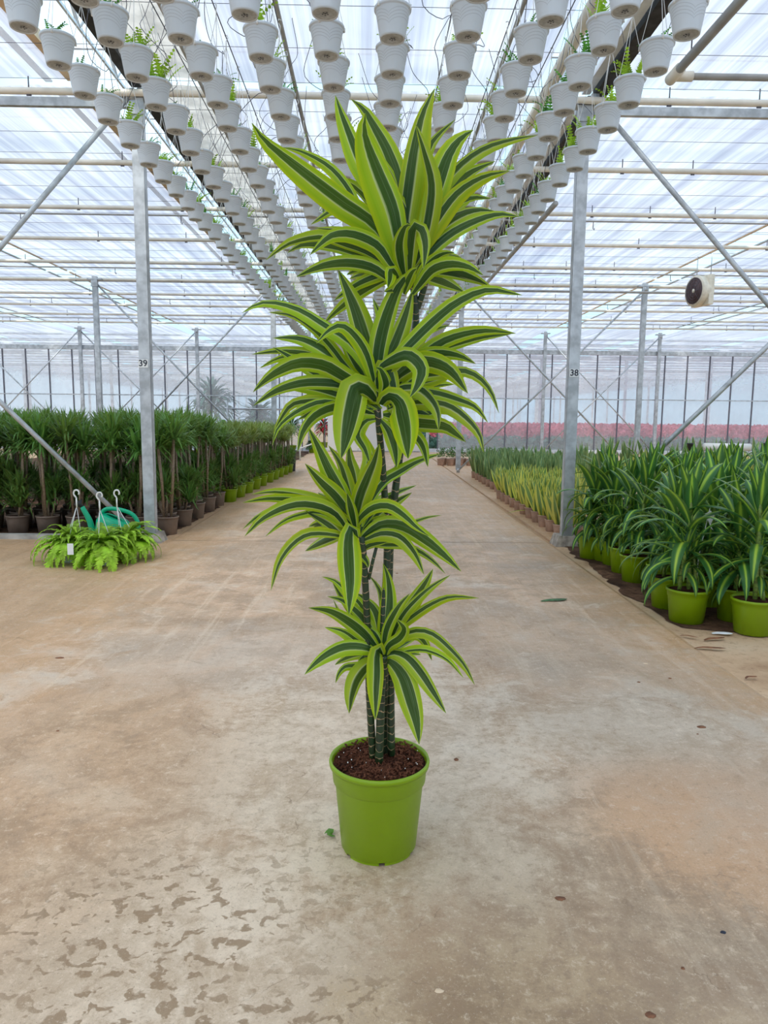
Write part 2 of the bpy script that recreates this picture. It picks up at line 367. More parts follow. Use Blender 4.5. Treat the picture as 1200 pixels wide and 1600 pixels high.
ONE = 'first second third fourth fifth sixth seventh eighth ninth tenth eleventh twelfth thirteenth fourteenth fifteenth sixteenth seventeenth eighteenth nineteenth'.split()
TEN = {2: 'twent', 3: 'thirt', 4: 'fort', 5: 'fift', 6: 'sixt'}
def nth(i):                                     # i from 1
    if i < 20: return ONE[i-1]
    t, u = divmod(i, 10); return TEN[t] + ('ieth' if u == 0 else 'y-' + ONE[u-1])
def crom(pts, n):
    pts = [Vector(p) for p in pts]; P = [pts[0]*2-pts[1]] + pts + [pts[-1]*2-pts[-2]]; out = []
    L = [0]
    for a, b in zip(pts, pts[1:]): L.append(L[-1]+(b-a).length)
    for i in range(n):
        d = L[-1]*i/(n-1); k = 0
        while k < len(pts)-2 and d > L[k+1]: k += 1
        t = (d-L[k])/max(1e-9, L[k+1]-L[k]); t = min(1, max(0, t))
        a, b, c, e = P[k:k+4]
        out.append(.5*((2*b)+(c-a)*t+(2*a-5*b+4*c-e)*t*t+(3*b-a-3*c+e)*t**3))
    return out
def wprof(t, b=.42, pk=.45, tip=.85):
    return b+(1-b)*math.sin(math.pi/2*t/pk) if t < pk else max(.015, math.cos(math.pi/2*(t-pk)/(1-pk))**tip)
def arch(L, elev, droop, n=10, curl=0.0):
    """centreline leaving the origin towards +X at angle elev, bending down by droop radians over its length"""
    p = Vector((0, 0, 0)); out = [p.copy()]; a = elev; y = 0
    for i in range(n-1):
        a -= droop/(n-1)*(.5+1.0*i/(n-1)); y += curl/(n-1)
        p = p+Vector((math.cos(a)*math.cos(y), math.cos(a)*math.sin(y), math.sin(a)))*(L/(n-1)); out.append(p.copy())
    return out
def blade(mb, pts, w, b=.42, pk=.45, fold=.25, mi=0, twist=0.0, cols=(-1, -.5, 0, .5, 1)):
    m_ = len(pts); sides = []; ws = []
    for i in range(m_):
        t = (pts[min(i+1, m_-1)]-pts[max(i-1, 0)]).normalized(); h = Vector((0, 0, 1)).cross(t)
        if h.length < .05: h = Vector((0, 1, 0))
        h.normalize(); nr = t.cross(h); a = twist*i/(m_-1); sides.append(h*math.cos(a)+nr*math.sin(a)); ws.append(w/2*wprof(i/(m_-1), b, pk))
    mb.strip(pts, sides, ws, fold, mi, cols)

# ------------------------------------------------------------------ STRUCTURE
YB, YW, YE = -5.0, 25.0, 106.0; XS = 24.0
def slab(name, x0, x1, y0, y1, z0, z1, mat):
    mb = MB(); mb.box(((x0+x1)/2, (y0+y1)/2, (z0+z1)/2), (x1-x0, y1-y0, z1-z0))
    return tag(mb.obj(name, mat, smooth=False), kind='structure')
slab('floor', -XS, XS, YB, YE, -.3, -.03, M['sand'])
# central driveway, cast in slabs with fine joints
path = empty('driveway_floor', (0, 0, 0)); tag(path, kind='structure')
for (a, b) in ((YB, 6.98), (6.99, 15.9), (15.91, YW)):
    mb = MB(); xs = [-1.93, -1.90, 1.70, 1.76]; zs = [-.006, 0, 0, -.02]
    vs = [(x, y, z) for y in (a, b) for x, z in zip(xs, zs)]
    mb.add(vs, [(0, 1, 5, 4), (1, 2, 6, 5), (2, 3, 7, 6), (0, 4, 7, 3)]); mb.obj('concrete_slab', M['floor'], path, False)
def ragged(name, x_in, x_out, y0, y1, z, mat, seed, amp=.06, ragy=False):
    rr = random.Random(seed); mb = MB(); n = int((y1-y0)/.07); vs = []; fs = []; w = 0
    for i in range(n+1):
        w = w*.7+rr.uniform(-amp, amp)*.6; y = y0+(y1-y0)*i/n; taper = (abs(x_out-x_in)*.35*max(0, 1-i/5)**2 if ragy else 0)*(1 if x_out > x_in else -1)
        vs += [(x_in+w+taper, y+(rr.uniform(-.03, .03) if i == 0 else 0), z), (x_out, y, z)]
    for i in range(n): fs.append((2*i, 2*i+1, 2*i+3, 2*i+2) if x_out > x_in else (2*i, 2*i+2, 2*i+3, 2*i+1))
    mb.add(vs, fs); return tag(mb.obj(name, mat, None, False), kind='structure')
slab('floor_strip_left', -9, -1.9, 7.0, YW-.05, -.03, -.006, M['floor'])
ragged('ground_left', -2.02, -9, 7.12, YW-.05, -.002, M['dark_ground'], 3, .05)
slab('floor_apron_left', -9, -1.905, YB, 7.02, -.03, -.004, M['floor'])
slab('floor_apron_right', 1.73, 12, YB, 7.0, -.03, -.012, M['sand'])
ragged('ground_right', 1.80, 6.4, 3.86, 6.92, -.006, M['dark_ground'], 8, .06, True)
slab('floor_apron_far_right', 1.78, 12, 7.0, YW-.05, -.03, -.008, M['floor'])
mb = MB(); mb.box((-5.6, 7.06, .005), (6.7, .09, .07)); tag(mb.obj('trim_1', M['kerb'], smooth=False), kind='structure')

# screen ceiling
ZC = 4.15
ceil = empty('ceiling', (0, 0, ZC)); tag(ceil, kind='structure')
def screen(x0, x1, y0, y1, name='screen_panel', mat=None, z=0.0):
    nx = max(2, int((x1-x0)/.35)); ny = 2; mb = MB(); vs = []
    for j in range(ny+1):
        for i in range(nx+1):
            vs.append((x0+(x1-x0)*i/nx, y0+(y1-y0)*j/ny, z+(.012 if i % 2 else -.006)))
    fs = [(j*(nx+1)+i, j*(nx+1)+i+1, (j+1)*(nx+1)+i+1, (j+1)*(nx+1)+i) for j in range(ny) for i in range(nx)]
    mb.add(vs, fs); return mb.obj(name, mat or M['cloth'], ceil)
edges = [-18.9, -14.85, -14.4, -10.9, -10.5, -6.8, -6.38, -2.66, -2.06, 2.09, 6.02, 6.5, 9.9, 10.3, 14.0, 14.4, XS]
spans = [(-XS, -14.85), (-14.4, -10.95), (-10.5, -6.8), (-6.4, -2.70), (-1.52, 1.46), (1.56, 1.86), (2.10, 6.0), (6.5, 9.9), (10.35, 14.0), (14.4, XS)]
bays = [(YB, 7.05), (7.2, 15.95), (16.1, YW-.1), (YW+.1, 34), (34.1, 43), (43.1, 52), (52.1, 70), (70.1, 88), (88.1, YE)]
for (a, b) in spans:
    for (c, d) in bays: screen(a, b, c, d)
for (c, d) in bays[:3]:
    screen(-2.06, -1.52, c, d, 'folded_screen', M['fold_cloth'], .02)
    mb = MB(); mb.box((-2.125, (c+d)/2, -.03), (.09, d-c, .06)); mb.obj('gutter_seal', M['dark_strip'], ceil, False)
    mb = MB(); mb.box((2.03, (c+d)/2, -.04), (.12, d-c, .08)); mb.obj('gutter_seal', M['dark_strip'], ceil, False)
    mb = MB(); mb.box((1.91, (c+d)/2, -.02), (.075, d-c, .07)); mb.obj('gutter_profile', M['steel_pale'], ceil, False)
    mb = MB(); mb.box((-2.70, (c+d)/2, .03), (.07, d-c, .09)); mb.obj('edge_profile', M['tan_strip'], ceil, False)
    mb = MB(); mb.box((-2.90, (c+d)/2, -.02), (.06, d-c, .015)); mb.obj('seam_band', M['outer'], ceil, False)
    for x in (-6.82, -6.38, 6.0, 6.52, -10.95, -10.5, 9.9, 10.35):
        mb = MB(); mb.box((x, (c+d)/2, -.01), (.035, d-c, .022)); mb.obj('edge_profile', M['tan_strip'] if x in (6.0, -6.38) else M['grey_pipe'], ceil, False)
# fine support wires across the cloth
wm = MB(); wm.tube([(-13, 0, 0), (13, 0, 0)], .0022, 4); wmesh = wm.mesh('support_wire', M['wire'])
y = 3.2
while y < 24:
    link('support_wire', wmesh, ceil, (0, y, -.05)); y += .62
# roof bars and lattice trusses above the open gaps
for gx0, gx1 in ((-2.66, -2.17), (-6.8, -6.4), (6.02, 6.5), (-10.9, -10.5), (9.9, 10.35)):
    tr = empty('lattice_truss', ((gx0+gx1)/2, 0, 4.32))
    k = [(-2.66), (-6.8), 6.02, -10.9, 9.9].index(gx0)
    tag(tr, ['pale lattice roof truss in the open gap above the numbered left post', 'pale lattice roof truss in the second open gap left of the pots',
             'pale lattice roof truss in the open gap above the round fan', 'pale lattice roof truss in the outermost gap on the left',
             'pale lattice roof truss in the outermost gap on the right'][k], 'roof truss', 'lattice roof trusses')
    for dz in (0, .42):
        mb = MB(); mb.box((0, 11, dz), (.02, 28, .025)); mb.obj('chord', M['steel_pale'], tr, False)
    mb = MB(); mb.tube([(0, 0, 0), (0, .45, .42)], .017, 6); zm = mb.mesh('diagonal', M['steel_pale'])
    mb = MB(); mb.tube([(0, .45, .42), (0, .9, 0)], .017, 6); zm2 = mb.mesh('diagonal', M['steel_pale'])
    for i in range(30): link('diagonal', zm if i % 2 == 0 else zm2, tr, (0, -2.5+.9*(i//2)*1.0+ (0), 0)) if i < 60 else None
mb = MB()
for i in range(16): mb.box((0, 1+1.8*i, 4.95), (44, .04, .05))
tag(mb.obj('roof_glazing_bars', M['steel_pale'], smooth=False), kind='structure')

# walls
def glazed_wall(name, y, x0, x1, z0, z1, step, xoff, mat, bars=True, skip=None, windows=True):
    w = empty(name, (0, y, 0)); tag(w, kind='structure')
    x = xoff + math.ceil((x0-xoff)/step)*step
    pm = MB(); pm.box((0, 0, (z0+z1)/2), (step-.03, .012, z1-z0)); pme = pm.mesh('pane', mat, False)
    bm_ = MB(); bm_.box((0, -.02, (z0+z1)/2), (.032, .05, z1-z0)); bme = bm_.mesh('mullion', M['wire'], False)
    while x < x1:
        if bars: link('mullion', bme, w, (x, 0, 0))
        if not (skip and skip[0] < x+step/2 < skip[1]): link('pane', pme, w, (x+step/2, 0, 0))
        x += step
    return w
ww = glazed_wall('wall_far', YW, -XS, XS, .0, 3.3, .76, -.06, M['frosted'], skip=(-2.4, 2.2))
# upper panes over the doorway
mb = MB(); mb.box((0, 0, 2.4), (4.5, .012, 1.8)); mb.obj('pane', M['frosted'], ww, False)
mb = MB(); mb.box((0, -.03, 3.36), (2*XS, .09, .14)); mb.obj('top_rail', M['steel'], ww, False)
mb = MB(); mb.box((0, 0, 3.8), (2*XS, .02, .74)); mb.obj('upper_panel', M['clear'], ww, False)
mb = MB(); mb.box((0, -.05, 1.82), (2*XS, .04, .035)); mb.obj('middle_rail', M['steel'], ww, False)
mb = MB(); mb.box((0, -.02, .06), (2*XS, .05, .12)); mb.obj('bottom_rail', M['steel_pale'], ww, False)
dr = empty('door_1', (0, YW-.1, 0)); tag(dr, kind='structure')
for x0, x1 in ((-1.48, -.47), (-.45, .58), (.60, 1.62)):
    mb = MB(); mb.box(((x0+x1)/2, 0, .76), (x1-x0, .04, 1.46)); mb.obj('door_panel', M['wall_panel'], dr, False)
mb = MB(); mb.box((.05, -.03, 1.52), (3.4, .05, .05)); mb.obj('door_rail', M['steel'], dr, False)
for nm, x in (('wall_left', -XS), ('wall_right', XS)):
    mb = MB(); mb.box((x, (YB+YE)/2, 2.1), (.03, YE-YB, 4.2)); tag(mb.obj(nm, M['outer'], smooth=False), kind='structure')
mb = MB(); mb.box((0, YE, 2.1), (2*XS, .03, 4.2)); tag(mb.obj('wall_end', M['outer'], smooth=False), kind='structure')
mb = MB(); mb.box((0, YB, 2.1), (2*XS, .03, 4.2)); tag(mb.obj('wall_near', M['outer'], smooth=False), kind='structure')
# the hall behind: pipes, posts, mullions joined
mb = MB()
y = 26.6
while y < YE: mb.box((0, y, 3.95), (2*XS, .06, .06)); y += 1.8
for y in (34, 43, 52, 61, 70, 79, 88, 97):
    mb.box((0, y, 3.9), (2*XS, .08, .16))
for i in range(40): mb.box((0, 27.5+1.8*i, 3.80), (2*XS, .03, .03))
for y in (34, 43, 52, 61, 70, 79, 88, 97):
    for i in range(-5, 6): mb.box((-.1+3.9*i, y, 2.0), (.11, .11, 4.0))
for i in range(-11, 12): mb.box((2.1*i, YE-.05, 1.5), (.05, .05, 3))
mb.box((0, YE-.06, 1.9), (2*XS, .05, .12))
tag(mb.obj('far_hall_frame', M['steel_pale'], smooth=False), kind='structure')

# ------------------------------------------------------------------ POSTS, BEAMS, PIPES
PX = [-9.6, -5.78, -2.09, 1.87, 5.73, 9.55]; PY = [6.95, 15.9, 24.85]
def x_profile(mb, x, y, z0, z1, w=.10, t=.012):
    mb.box((x, y-w*.42, (z0+z1)/2), (w, t, z1-z0)); mb.box((x-w/2+t/2, y, (z0+z1)/2), (t, w*.85, z1-z0)); mb.box((x+w/2-t/2, y, (z0+z1)/2), (t, w*.85, z1-z0)); mb.box((x, y+w*.42, (z0+z1)/2), (w*.6, t, z1-z0))
rowname = ['nearest row', 'middle row', 'far wall row']
post_no = {}
def number_plate(post, txt, x, y, z, name):
    pl = MB(); pl.box((0, 0, 0), (.088, .004, .074)); p = pl.obj('number_plate', M['label_white'], post, False, (x, y, z))
    cu = bpy.data.curves.new('num', 'FONT'); cu.body = txt; cu.size = .080; cu.align_x = 'CENTER'; cu.align_y = 'CENTER'; cu.extrude = .0008; cu.offset = .0012
    to = bpy.data.objects.new('numtmp', cu); COL.objects.link(to); bpy.context.view_layer.update()
    me = bpy.data.meshes.new_from_object(to.evaluated_get(bpy.context.evaluated_depsgraph_get())); bpy.data.objects.remove(to)
    me.materials.clear(); me.materials.append(M['ink'])
    link('number', me, p, (0, -.0035, 0), (R(90), 0, 0))
for j, y in enumerate(PY):
    for i, x in enumerate(PX):
        if j == 0 and i not in (2, 3): continue
        p = empty('support_post', (x, y, 0))
        if j == 0: lab = 'tall galvanised steel post with number %s, on the %s of the driveway' % (('39', 'left') if i == 2 else ('38', 'right'))
        else: lab = 'galvanised steel post in the %s, %s from the left' % (rowname[j], nth(i+1))
        tag(p, lab, 'post', 'galvanised roof posts')
        mb = MB(); x_profile(mb, 0, 0, .06 if j < 2 else 0, 4.02); mb.obj('steel_profile', M['steel'], p, False)
        mb = MB(); bs = .26 if j == 0 else .2
        vs = [(-bs/2, -bs/2, -.03), (bs/2, -bs/2, -.03), (bs/2, bs/2, -.03), (-bs/2, bs/2, -.03)] + [(-bs*.36, -bs*.36, .085), (bs*.38, -bs*.34, .08), (bs*.36, bs*.38, .085), (-bs*.38, bs*.36, .09)]
        if j == 0: mb.add(vs, [(0, 1, 5, 4), (1, 2, 6, 5), (2, 3, 7, 6), (3, 0, 4, 7), (4, 5, 6, 7)]); mb.obj('concrete_footing', M['concrete'], p, False)
        mb = MB(); mb.box((0, 0, 3.96), (.3, .12, .03)); mb.box((0, -.05, 3.88), (.13, .02, .14)); mb.obj('head_bracket', M['steel'], p, False)
        post_no[(i, j)] = p
number_plate(post_no[(2, 0)], '39', -.01, -.052, at_depth(228, 568, 6.9).z, '39')
number_plate(post_no[(3, 0)], '38', .0, -.052, at_depth(910, 583, 6.9).z, '38')
# galvanised cross beams on the post lines
for j, y in enumerate((7.13, 16.08)):
    for x0, x1, t in ((-13, -2.05, 'left'), (1.84, 13, 'right')):
        mb = MB(); mb.box((0, 0, 0), (x1-x0, .05, .075)); b = mb.obj('cross_beam', M['steel'], None, False, ((x0+x1)/2, y, 3.985))
        tag(b, 'flat galvanised cross beam to the %s of the pots, on the %s row of posts' % (t, ('nearest', 'second')[j]), 'beam')
# cream heating pipes
hp = MB(); hp.tube([(-13, 0, 0), (13, 0, 0)], .029, 10); hpm = hp.mesh('heating_pipe', M['cream_pipe'])
cl = MB(); cl.tube([(0, 0, .03), (0, 0, .12)], .006, 5); cl.tube([(-.02, 0, -.035), (.02, 0, -.035)], .008, 5); clm = cl.mesh('pipe_clip', M['wire'])
ys = [6.86+1.82*k for k in range(10)]
for k, y in enumerate(ys):
    z = 3.97
    o = link('heating_pipe', hpm, None, (0, y, z)); tag(o, 'cream heating pipe across the hall, %s from the camera' % nth(k+1), 'pipe', 'cream heating pipes under the screens')
    for x in (-11.3, -9, -6.6, -4.4, -3.0, 2.6, 3.4, 4.3, 6.4, 8.7, 11): link('pipe_clip', clm, o, (x+.2*((k*7) % 3), 0, 0))
# thin lower pipes with small hooks
lp = MB(); lp.tube([(-13, 0, 0), (13, 0, 0)], .013, 8); lpm = lp.mesh('thin_pipe', M['grey_pipe'])
hk = MB(); hk.tube([(0, 0, 0), (0, 0, -.1), (.015, 0, -.115), (.02, 0, -.09)], .006, 5); hkm = hk.mesh('small_hook', M['wire'])
for k, y in enumerate((10.42, 14.1, 17.8, 21.4)):
    o = link('thin_pipe', lpm, None, (0, y, 3.86)); tag(o, 'thin grey pipe with little hooks below the screens, %s from the camera' % nth(k+1), 'pipe', 'thin hook pipes')
    for x in (-10.2, -7.5, -4.75, -2.6, 3.0, 5.55, 8.2, 10.9): link('small_hook', hkm, o, (x, 0, 0))
# braces
def brace(x0, z0, x1, z1, y, lab):
    mb = MB(); mb.tube([(x0, y, z0), (x1, y, z1)], .024 if y < 8 else .02, 8)
    mb.box((x0, y, z0), (.07, .03, .09)); mb.box((x1, y, z1), (.07, .03, .09))
    tag(mb.obj('diagonal_brace', M['steel']), lab, 'brace', 'diagonal braces between posts')
brace(-2.13, 3.97, -5.7, .1, 6.89, 'steel brace running down left from the top of the post numbered 39')
brace(-2.2, .03+.0, -5.78, 3.6, 7.0, 'steel brace rising left from beside the watering can')
brace(1.95, 3.99, 5.7, .1, 6.89, 'steel brace running down right from the top of the post numbered 38')
brace(1.95, .1, 5.7, 3.9, 7.0, 'steel brace rising right behind the tall striped foliage plants')
for a, b, t in ((-5.78, -2.09, 'left bay'), (1.87, 5.73, 'right bay')):
    for s in (0, 1):
        brace(a, 3.9*s+.05*(1-s), b, .05*s+3.9*(1-s), 15.85+.06*s, 'thin brace in the middle row of posts, %s, falling to the %s' % (t, 'right' if s else 'left'))
for a, b, t in ((-9.6, -5.78, 'second bay from the left'), (5.73, 9.55, 'second bay from the right'), (-13.4, -9.6, 'outermost left bay')):
    for s in (0, 1):
        brace(a, 3.9*s+.05*(1-s), b, .05*s+3.9*(1-s), 24.8+.05*s, 'thin far wall brace, %s, falling to the %s' % (t, 'right' if s else 'left'))
# lengthwise rails above the hanging pots
for x, z, r, m_, lab in ((-1.43, 3.9, .016, 'grey_pipe', 'long grey rail above the pots, nearest the left gutter'), (-.655, 3.9, .016, 'grey_pipe', 'long grey rail above the pots, left of centre'),
                     (.98, 3.9, .016, 'grey_pipe', 'long grey rail above the pots, right of centre'), (1.51, 4.03, .05, 'cream_pipe', 'thick cream rolled tube along the right side of the centre screen')):
    mb = MB(); mb.tube([(x, -1, z), (x, YW-.3, z)], r, 10); tag(mb.obj('screen_rail', M[m_]), lab.replace('palm-like ', 'tall '), 'pipe')
# grey pipe with elbow, right
for k, (xa, ya, yb, zz) in enumerate(((2.2, -1.0, 5.75, 3.7), (2.16, 9.1, 15.2, 3.72))):
    e = empty('irrigation_main', (xa, yb, zz)); tag(e, ['grey water pipe with elbow at upper right, in front of the nearest beam', 'grey water pipe running deeper along the right row of hanging pots'][k], 'pipe')
    mb = MB(); mb.tube([(0, ya-yb, 0), (0, 0, 0)], .033, 12); mb.obj('main_pipe', M['grey_pipe'], e)
    mb = MB(); mb.tube([(0, -.12, 0), (0, .06, 0)], .042, 12); mb.tube([(0, .0, 0), (.14, .0, 0)], .036, 12); mb.obj('elbow', M['cream_pipe'], e)
    mb = MB(); mb.tube([(.1, 0, 0), (11, 0.0, 0)], .024, 10); mb.obj('branch_pipe', M['grey_pipe'], e)
    for q in range(3):
        mb = MB(); mb.tube([(0, -.3-q*1.6, .03), (0, -.3-q*1.6, .45)], .005, 4); mb.obj('hanger_rod', M['wire'], e)

# ------------------------------------------------------------------ HANGING POTS
RZ = 2.93           # bottom height of the pots
def fern_tuft(mat, n, L, seed, up_=1.0):
    rr = random.Random(seed); mb = MB()
    for i in range(n):
        a = rr.uniform(0, 6.283); l_ = L*rr.uniform(.6, 1.1); pts = arch(l_, rr.uniform(1.0, 1.5)*up_, rr.uniform(.3, 1.3), 6)
        rot = Matrix.Rotation(a, 3, 'Z'); off = Vector((rr.uniform(-.03, .03), rr.uniform(-.03, .03), 0))
        pts = [rot @ p + off for p in pts]
        for j in range(1, len(pts)):
            for k_ in (0, .5):
                p = pts[j-1].lerp(pts[j], k_); t = (pts[j]-pts[j-1]).normalized(); h = Vector((0, 0, 1)).cross(t)
                if h.length < .05: continue
                h.normalize(); w = l_*.2*(1-.75*(j-1+k_)/5)
                for s in (-1, 1):
                    q = p+h*(s*w)+t*w*.35; mb.add([p-t*.004, q, p+t*l_*.07], [(0, 1, 2)])
    return mb
proto_tuft = [fern_tuft(M['fern_dark'], 10, .13, 1).mesh('foliage', M['fern_dark'], False), fern_tuft(0, 13, .14, 2).mesh('foliage', M['fern_leaf'], False),
              fern_tuft(0, 7, .15, 3, 1.1).mesh('foliage', M['fern_leaf'], False), fern_tuft(0, 7, .10, 5, .8).mesh('foliage', M['fern_dark'], False), fern_tuft(0, 15, .14, 8).mesh('foliage', M['fern_leaf'], False)]
def hpot_mb(n=28):
    mb = MB(); mb.lathe([(.052, .004), (.057, .0), (.060, .010), (.079, .118), (.081, .122), (.086, .123), (.087, .133), (.084, .137), (.080, .135), (.077, .118), (.070, .112)], n)
    mb.lathe([(.0705, .112), (.001, .114)], n, 1); mb.lathe([(.001, .0065), (.025, .0065), (.028, .003), (.052, .004)], n, 2)
    return mb
pot_hi = hpot_mb().mesh('hanging_pot', [M['hpot'], M['soil'], M['hpot_base']]); pot_lo = hpot_mb(14).mesh('hanging_pot', [M['hpot'], M['soil'], M['hpot_base']])
mb = MB()
for a, rr_ in ((0, 0), (.6, .012), (1.85, .012), (3.1, .012), (4.4, .012), (5.6, .012)):
    x, y = rr_*math.cos(a), rr_*math.sin(a); mb.add([(x+.0042*math.cos(t*1.047), y+.0042*math.sin(t*1.047), .0022 if rr_ else .004) for t in range(6)], [(0, 1, 2, 3, 4, 5)])
holes = mb.mesh('drain_holes', M['ink'], False)
def hanger_mesh(ph):
    mb = MB(); T = Vector((0, 0, .47))
    for k in range(3):
        a = ph+k*2.094; p = Vector((.085*math.cos(a), .085*math.sin(a), .128)); mb.tube([p, T], .0018, 4, caps=False); mb.box(p, (.008, .008, .02))
    mb.tube([(0, 0, .465), (0, 0, .50), (.012, 0, .52), (.006, 0, .535), (-.008, 0, .53)], .003, 5)
    return mb.mesh('hanger', M['string_white'])
hang = [hanger_mesh(p) for p in (.2, .9, 1.5)]
def drip_mesh(seed):
    rr = random.Random(seed); mb = MB(); a = rr.uniform(0, 6.28); s = rr.choice((-1, 1))
    mb.tube([(.03, .02, .115), (.034, .024, .155)], .0035, 5)
    pts = [(.034, .024, .15), (.03+.03*s, .03, .24), (.12*s, .05+.05*rr.random(), .33+.05*rr.random()), (.22*s, .08, .38), (.30*s, .02, .47), (.2*s, -.03, .60), (.12*s, 0, .84)]
    mb.tube(crom(pts, 22), .0022, 4, caps=False); return mb.mesh('drip_tube', M['wire'])
drip = [drip_mesh(i) for i in range(4)]
rows_x = [-1.588, -1.232, -.892, -.558, -.222, .09, .430, .772, 1.085, 1.408]
phase = [3.621, 3.743, 3.692, 3.85, 3.836, 3.641, 3.646, 3.831, 3.736, 3.594]
rowlab = ['leftmost row', 'second row from the left', 'third row from the left', 'fourth row from the left', 'fifth row from the left', 'fifth row from the right',
          'fourth row from the right', 'third row from the right', 'second row from the right', 'rightmost row']
far_mb = MB(); cnt = 0; rnd = random.Random(3)
for i, X in enumerate(rows_x):
    mb = MB(); mb.tube([(X, -.5, RZ+.515), (X, YW-.4, RZ+.515)], .0035, 5)
    tag(mb.obj('hanging_wire', M['wire']), 'thin wire carrying the %s of hanging pots' % rowlab[i], 'wire', 'wires carrying the hanging pots')
    y = phase[i]-.36; n = 0
    if y < 3.28: y += .36
    stepy = .367
    while y < 23.5:
        n += 1; xx = X+rnd.uniform(-.012, .012); yy = y+rnd.uniform(-.02, .02)
        if n <= 30:
            o = link('hanging_pot', pot_hi if n <= 9 else pot_lo, None, (xx, yy, RZ), (0, 0, rnd.uniform(0, 6.28)))
            ti = rnd.randrange(5); bare = rnd.random() < (.35 if 3 < i < 7 else .12)
            o['label'] = ('white hanging pot %s, %s from the camera, %s' % ('with sparse growth' if bare else 'with green fern', nth(n), rowlab[i]))
            o['category'] = 'hanging pot'; o['group'] = 'white pots hanging from the ceiling'
            link('hanger', hang[n % 3], o)
            f = link('foliage', proto_tuft[3 if bare else ti], o, (0, 0, .112), (0, 0, rnd.uniform(0, 6.28)), rnd.uniform(.7, .9) if bare else rnd.uniform(1.0, 1.45))
            if n <= 9: link('drain_holes', holes, o)
            if n <= 16 and rnd.random() < .8: link('drip_tube', drip[rnd.randrange(4)], o)
        else:
            c = (xx, yy, RZ)
            far_mb.lathe([(.001, .004), (.057, .0), (.079, .118), (.087, .125), (.085, .137), (.07, .112), (.001, .112)], 10, 0, c)
            for k in range(3):
                a = k*2.094+n; far_mb.tube([(xx+.085*math.cos(a), yy+.085*math.sin(a), RZ+.13), (xx, yy, RZ+.51)], .002, 3, 1, False)
            for k in range(5):
                a = rnd.uniform(0, 6.28); w = .03; far_mb.add([(xx, yy, RZ+.11), (xx+.06*math.cos(a), yy+.06*math.sin(a), RZ+.19), (xx+.05*math.cos(a+.7), yy+.05*math.sin(a+.7), RZ+.14)], [(0, 1, 2)], None, 2)
        y += stepy
o = far_mb.obj('distant_hanging_pots', [M['hpot'], M['string_white'], M['fern_leaf']])
tag(o, 'mass of small white hanging pots far back under the screens', 'hanging pots', kind='stuff')

# ------------------------------------------------------------------ MAIN PLANT
Y0 = 1.93; PB = on_floor(591.5, 1320)
PB = Vector((PB.x, PB.y, 0))
Y0 = PB.y
plant = empty('potted_dracaena', PB)
tag(plant, 'tall lemon-striped dracaena in a lime green pot in the middle of the driveway', 'plant')
def local(p): return Vector(p)-PB
# pot with notched foot
n = 120; prof = [(.098, .0), (.099, .009), (.1035, .012), (.1205, .196), (.1225, .199), (.1265, .203), (.130, .243), (.1315, .246), (.136, .247), (.1375, .256), (.1355, .263), (.131, .263), (.128, .254), (.121, .235)]
mb = MB(); vs = []; fs = []
PS, PH = 1.015, .99
for (r_, z) in prof:
    for k in range(n): a = 2*math.pi*k/n; vs.append((PS*r_*math.cos(a), PS*r_*math.sin(a), z*PH))
def notch(k): a = (360*k/n + 90 + 2) % 60; return a < 11
for i in range(len(prof)-1):
    for k in range(n):
        if i == 0 and notch(k): continue
        fs.append((i*n+k, i*n+(k+1) % n, (i+1)*n+(k+1) % n, (i+1)*n+k))
mb.add(vs, fs); mb.obj('pot', M['lime_pot'], plant)
mb = MB(); mb.lathe([(.001, .007), (.085, .007), (.0975, .0115)], 48); mb.obj('pot_base', M['black_plastic'], plant)  # pot bottom, coloured black to stand in for shade inside the foot notches
# soil with relief
mb = MB(); vs = [(0, 0, .257)]; fs = []; rr = random.Random(5); NR, NK = 16, 56
for i in range(1, NR+1):
    for k in range(NK):
        a = 2*math.pi*k/NK; r_ = .1285*i/NR; j = .009 if i < NR else .002
        vs.append((r_*math.cos(a), r_*math.sin(a), .247+.010*(1-(i/NR)**2)+rr.uniform(-j, j)*.8))
for k in range(NK): fs.append((0, 1+k, 1+(k+1) % NK))
for i in range(NR-1):
    for k in range(NK): fs.append((1+i*NK+k, 1+(i+1)*NK+k, 1+(i+1)*NK+(k+1) % NK, 1+i*NK+(k+1) % NK))
mb.add(vs, fs); soil = mb.obj('soil', M['soil'], plant, False)
mb = MB()
for i in range(900):
    a = rr.uniform(0, 6.28); r_ = .122*math.sqrt(rr.random()); l_ = rr.uniform(.004, .014)
    e = Matrix.Rotation(rr.uniform(0, 6.28), 3, 'Z') @ Matrix.Rotation(rr.uniform(-.9, .9), 3, 'Y')
    mb.box((r_*math.cos(a), r_*math.sin(a), .253+rr.uniform(-.002, .009)), (l_, l_*.35, l_*.25), 0, e)
tag(mb.obj('bark_chips', M['bark_chip'], soil, False), kind='stuff')
mb = MB()
for i in range(26):
    a = rr.uniform(0, 6.28); r_ = .122*math.sqrt(rr.random()); l_ = rr.uniform(.0015, .003)
    mb.box((r_*math.cos(a), r_*math.sin(a), .258+rr.uniform(0, .005)), (l_, l_, l_), 0, Matrix.Rotation(rr.random()*3, 3, 'X'))
tag(mb.obj('perlite', M['perlite'], soil, False), kind='stuff')
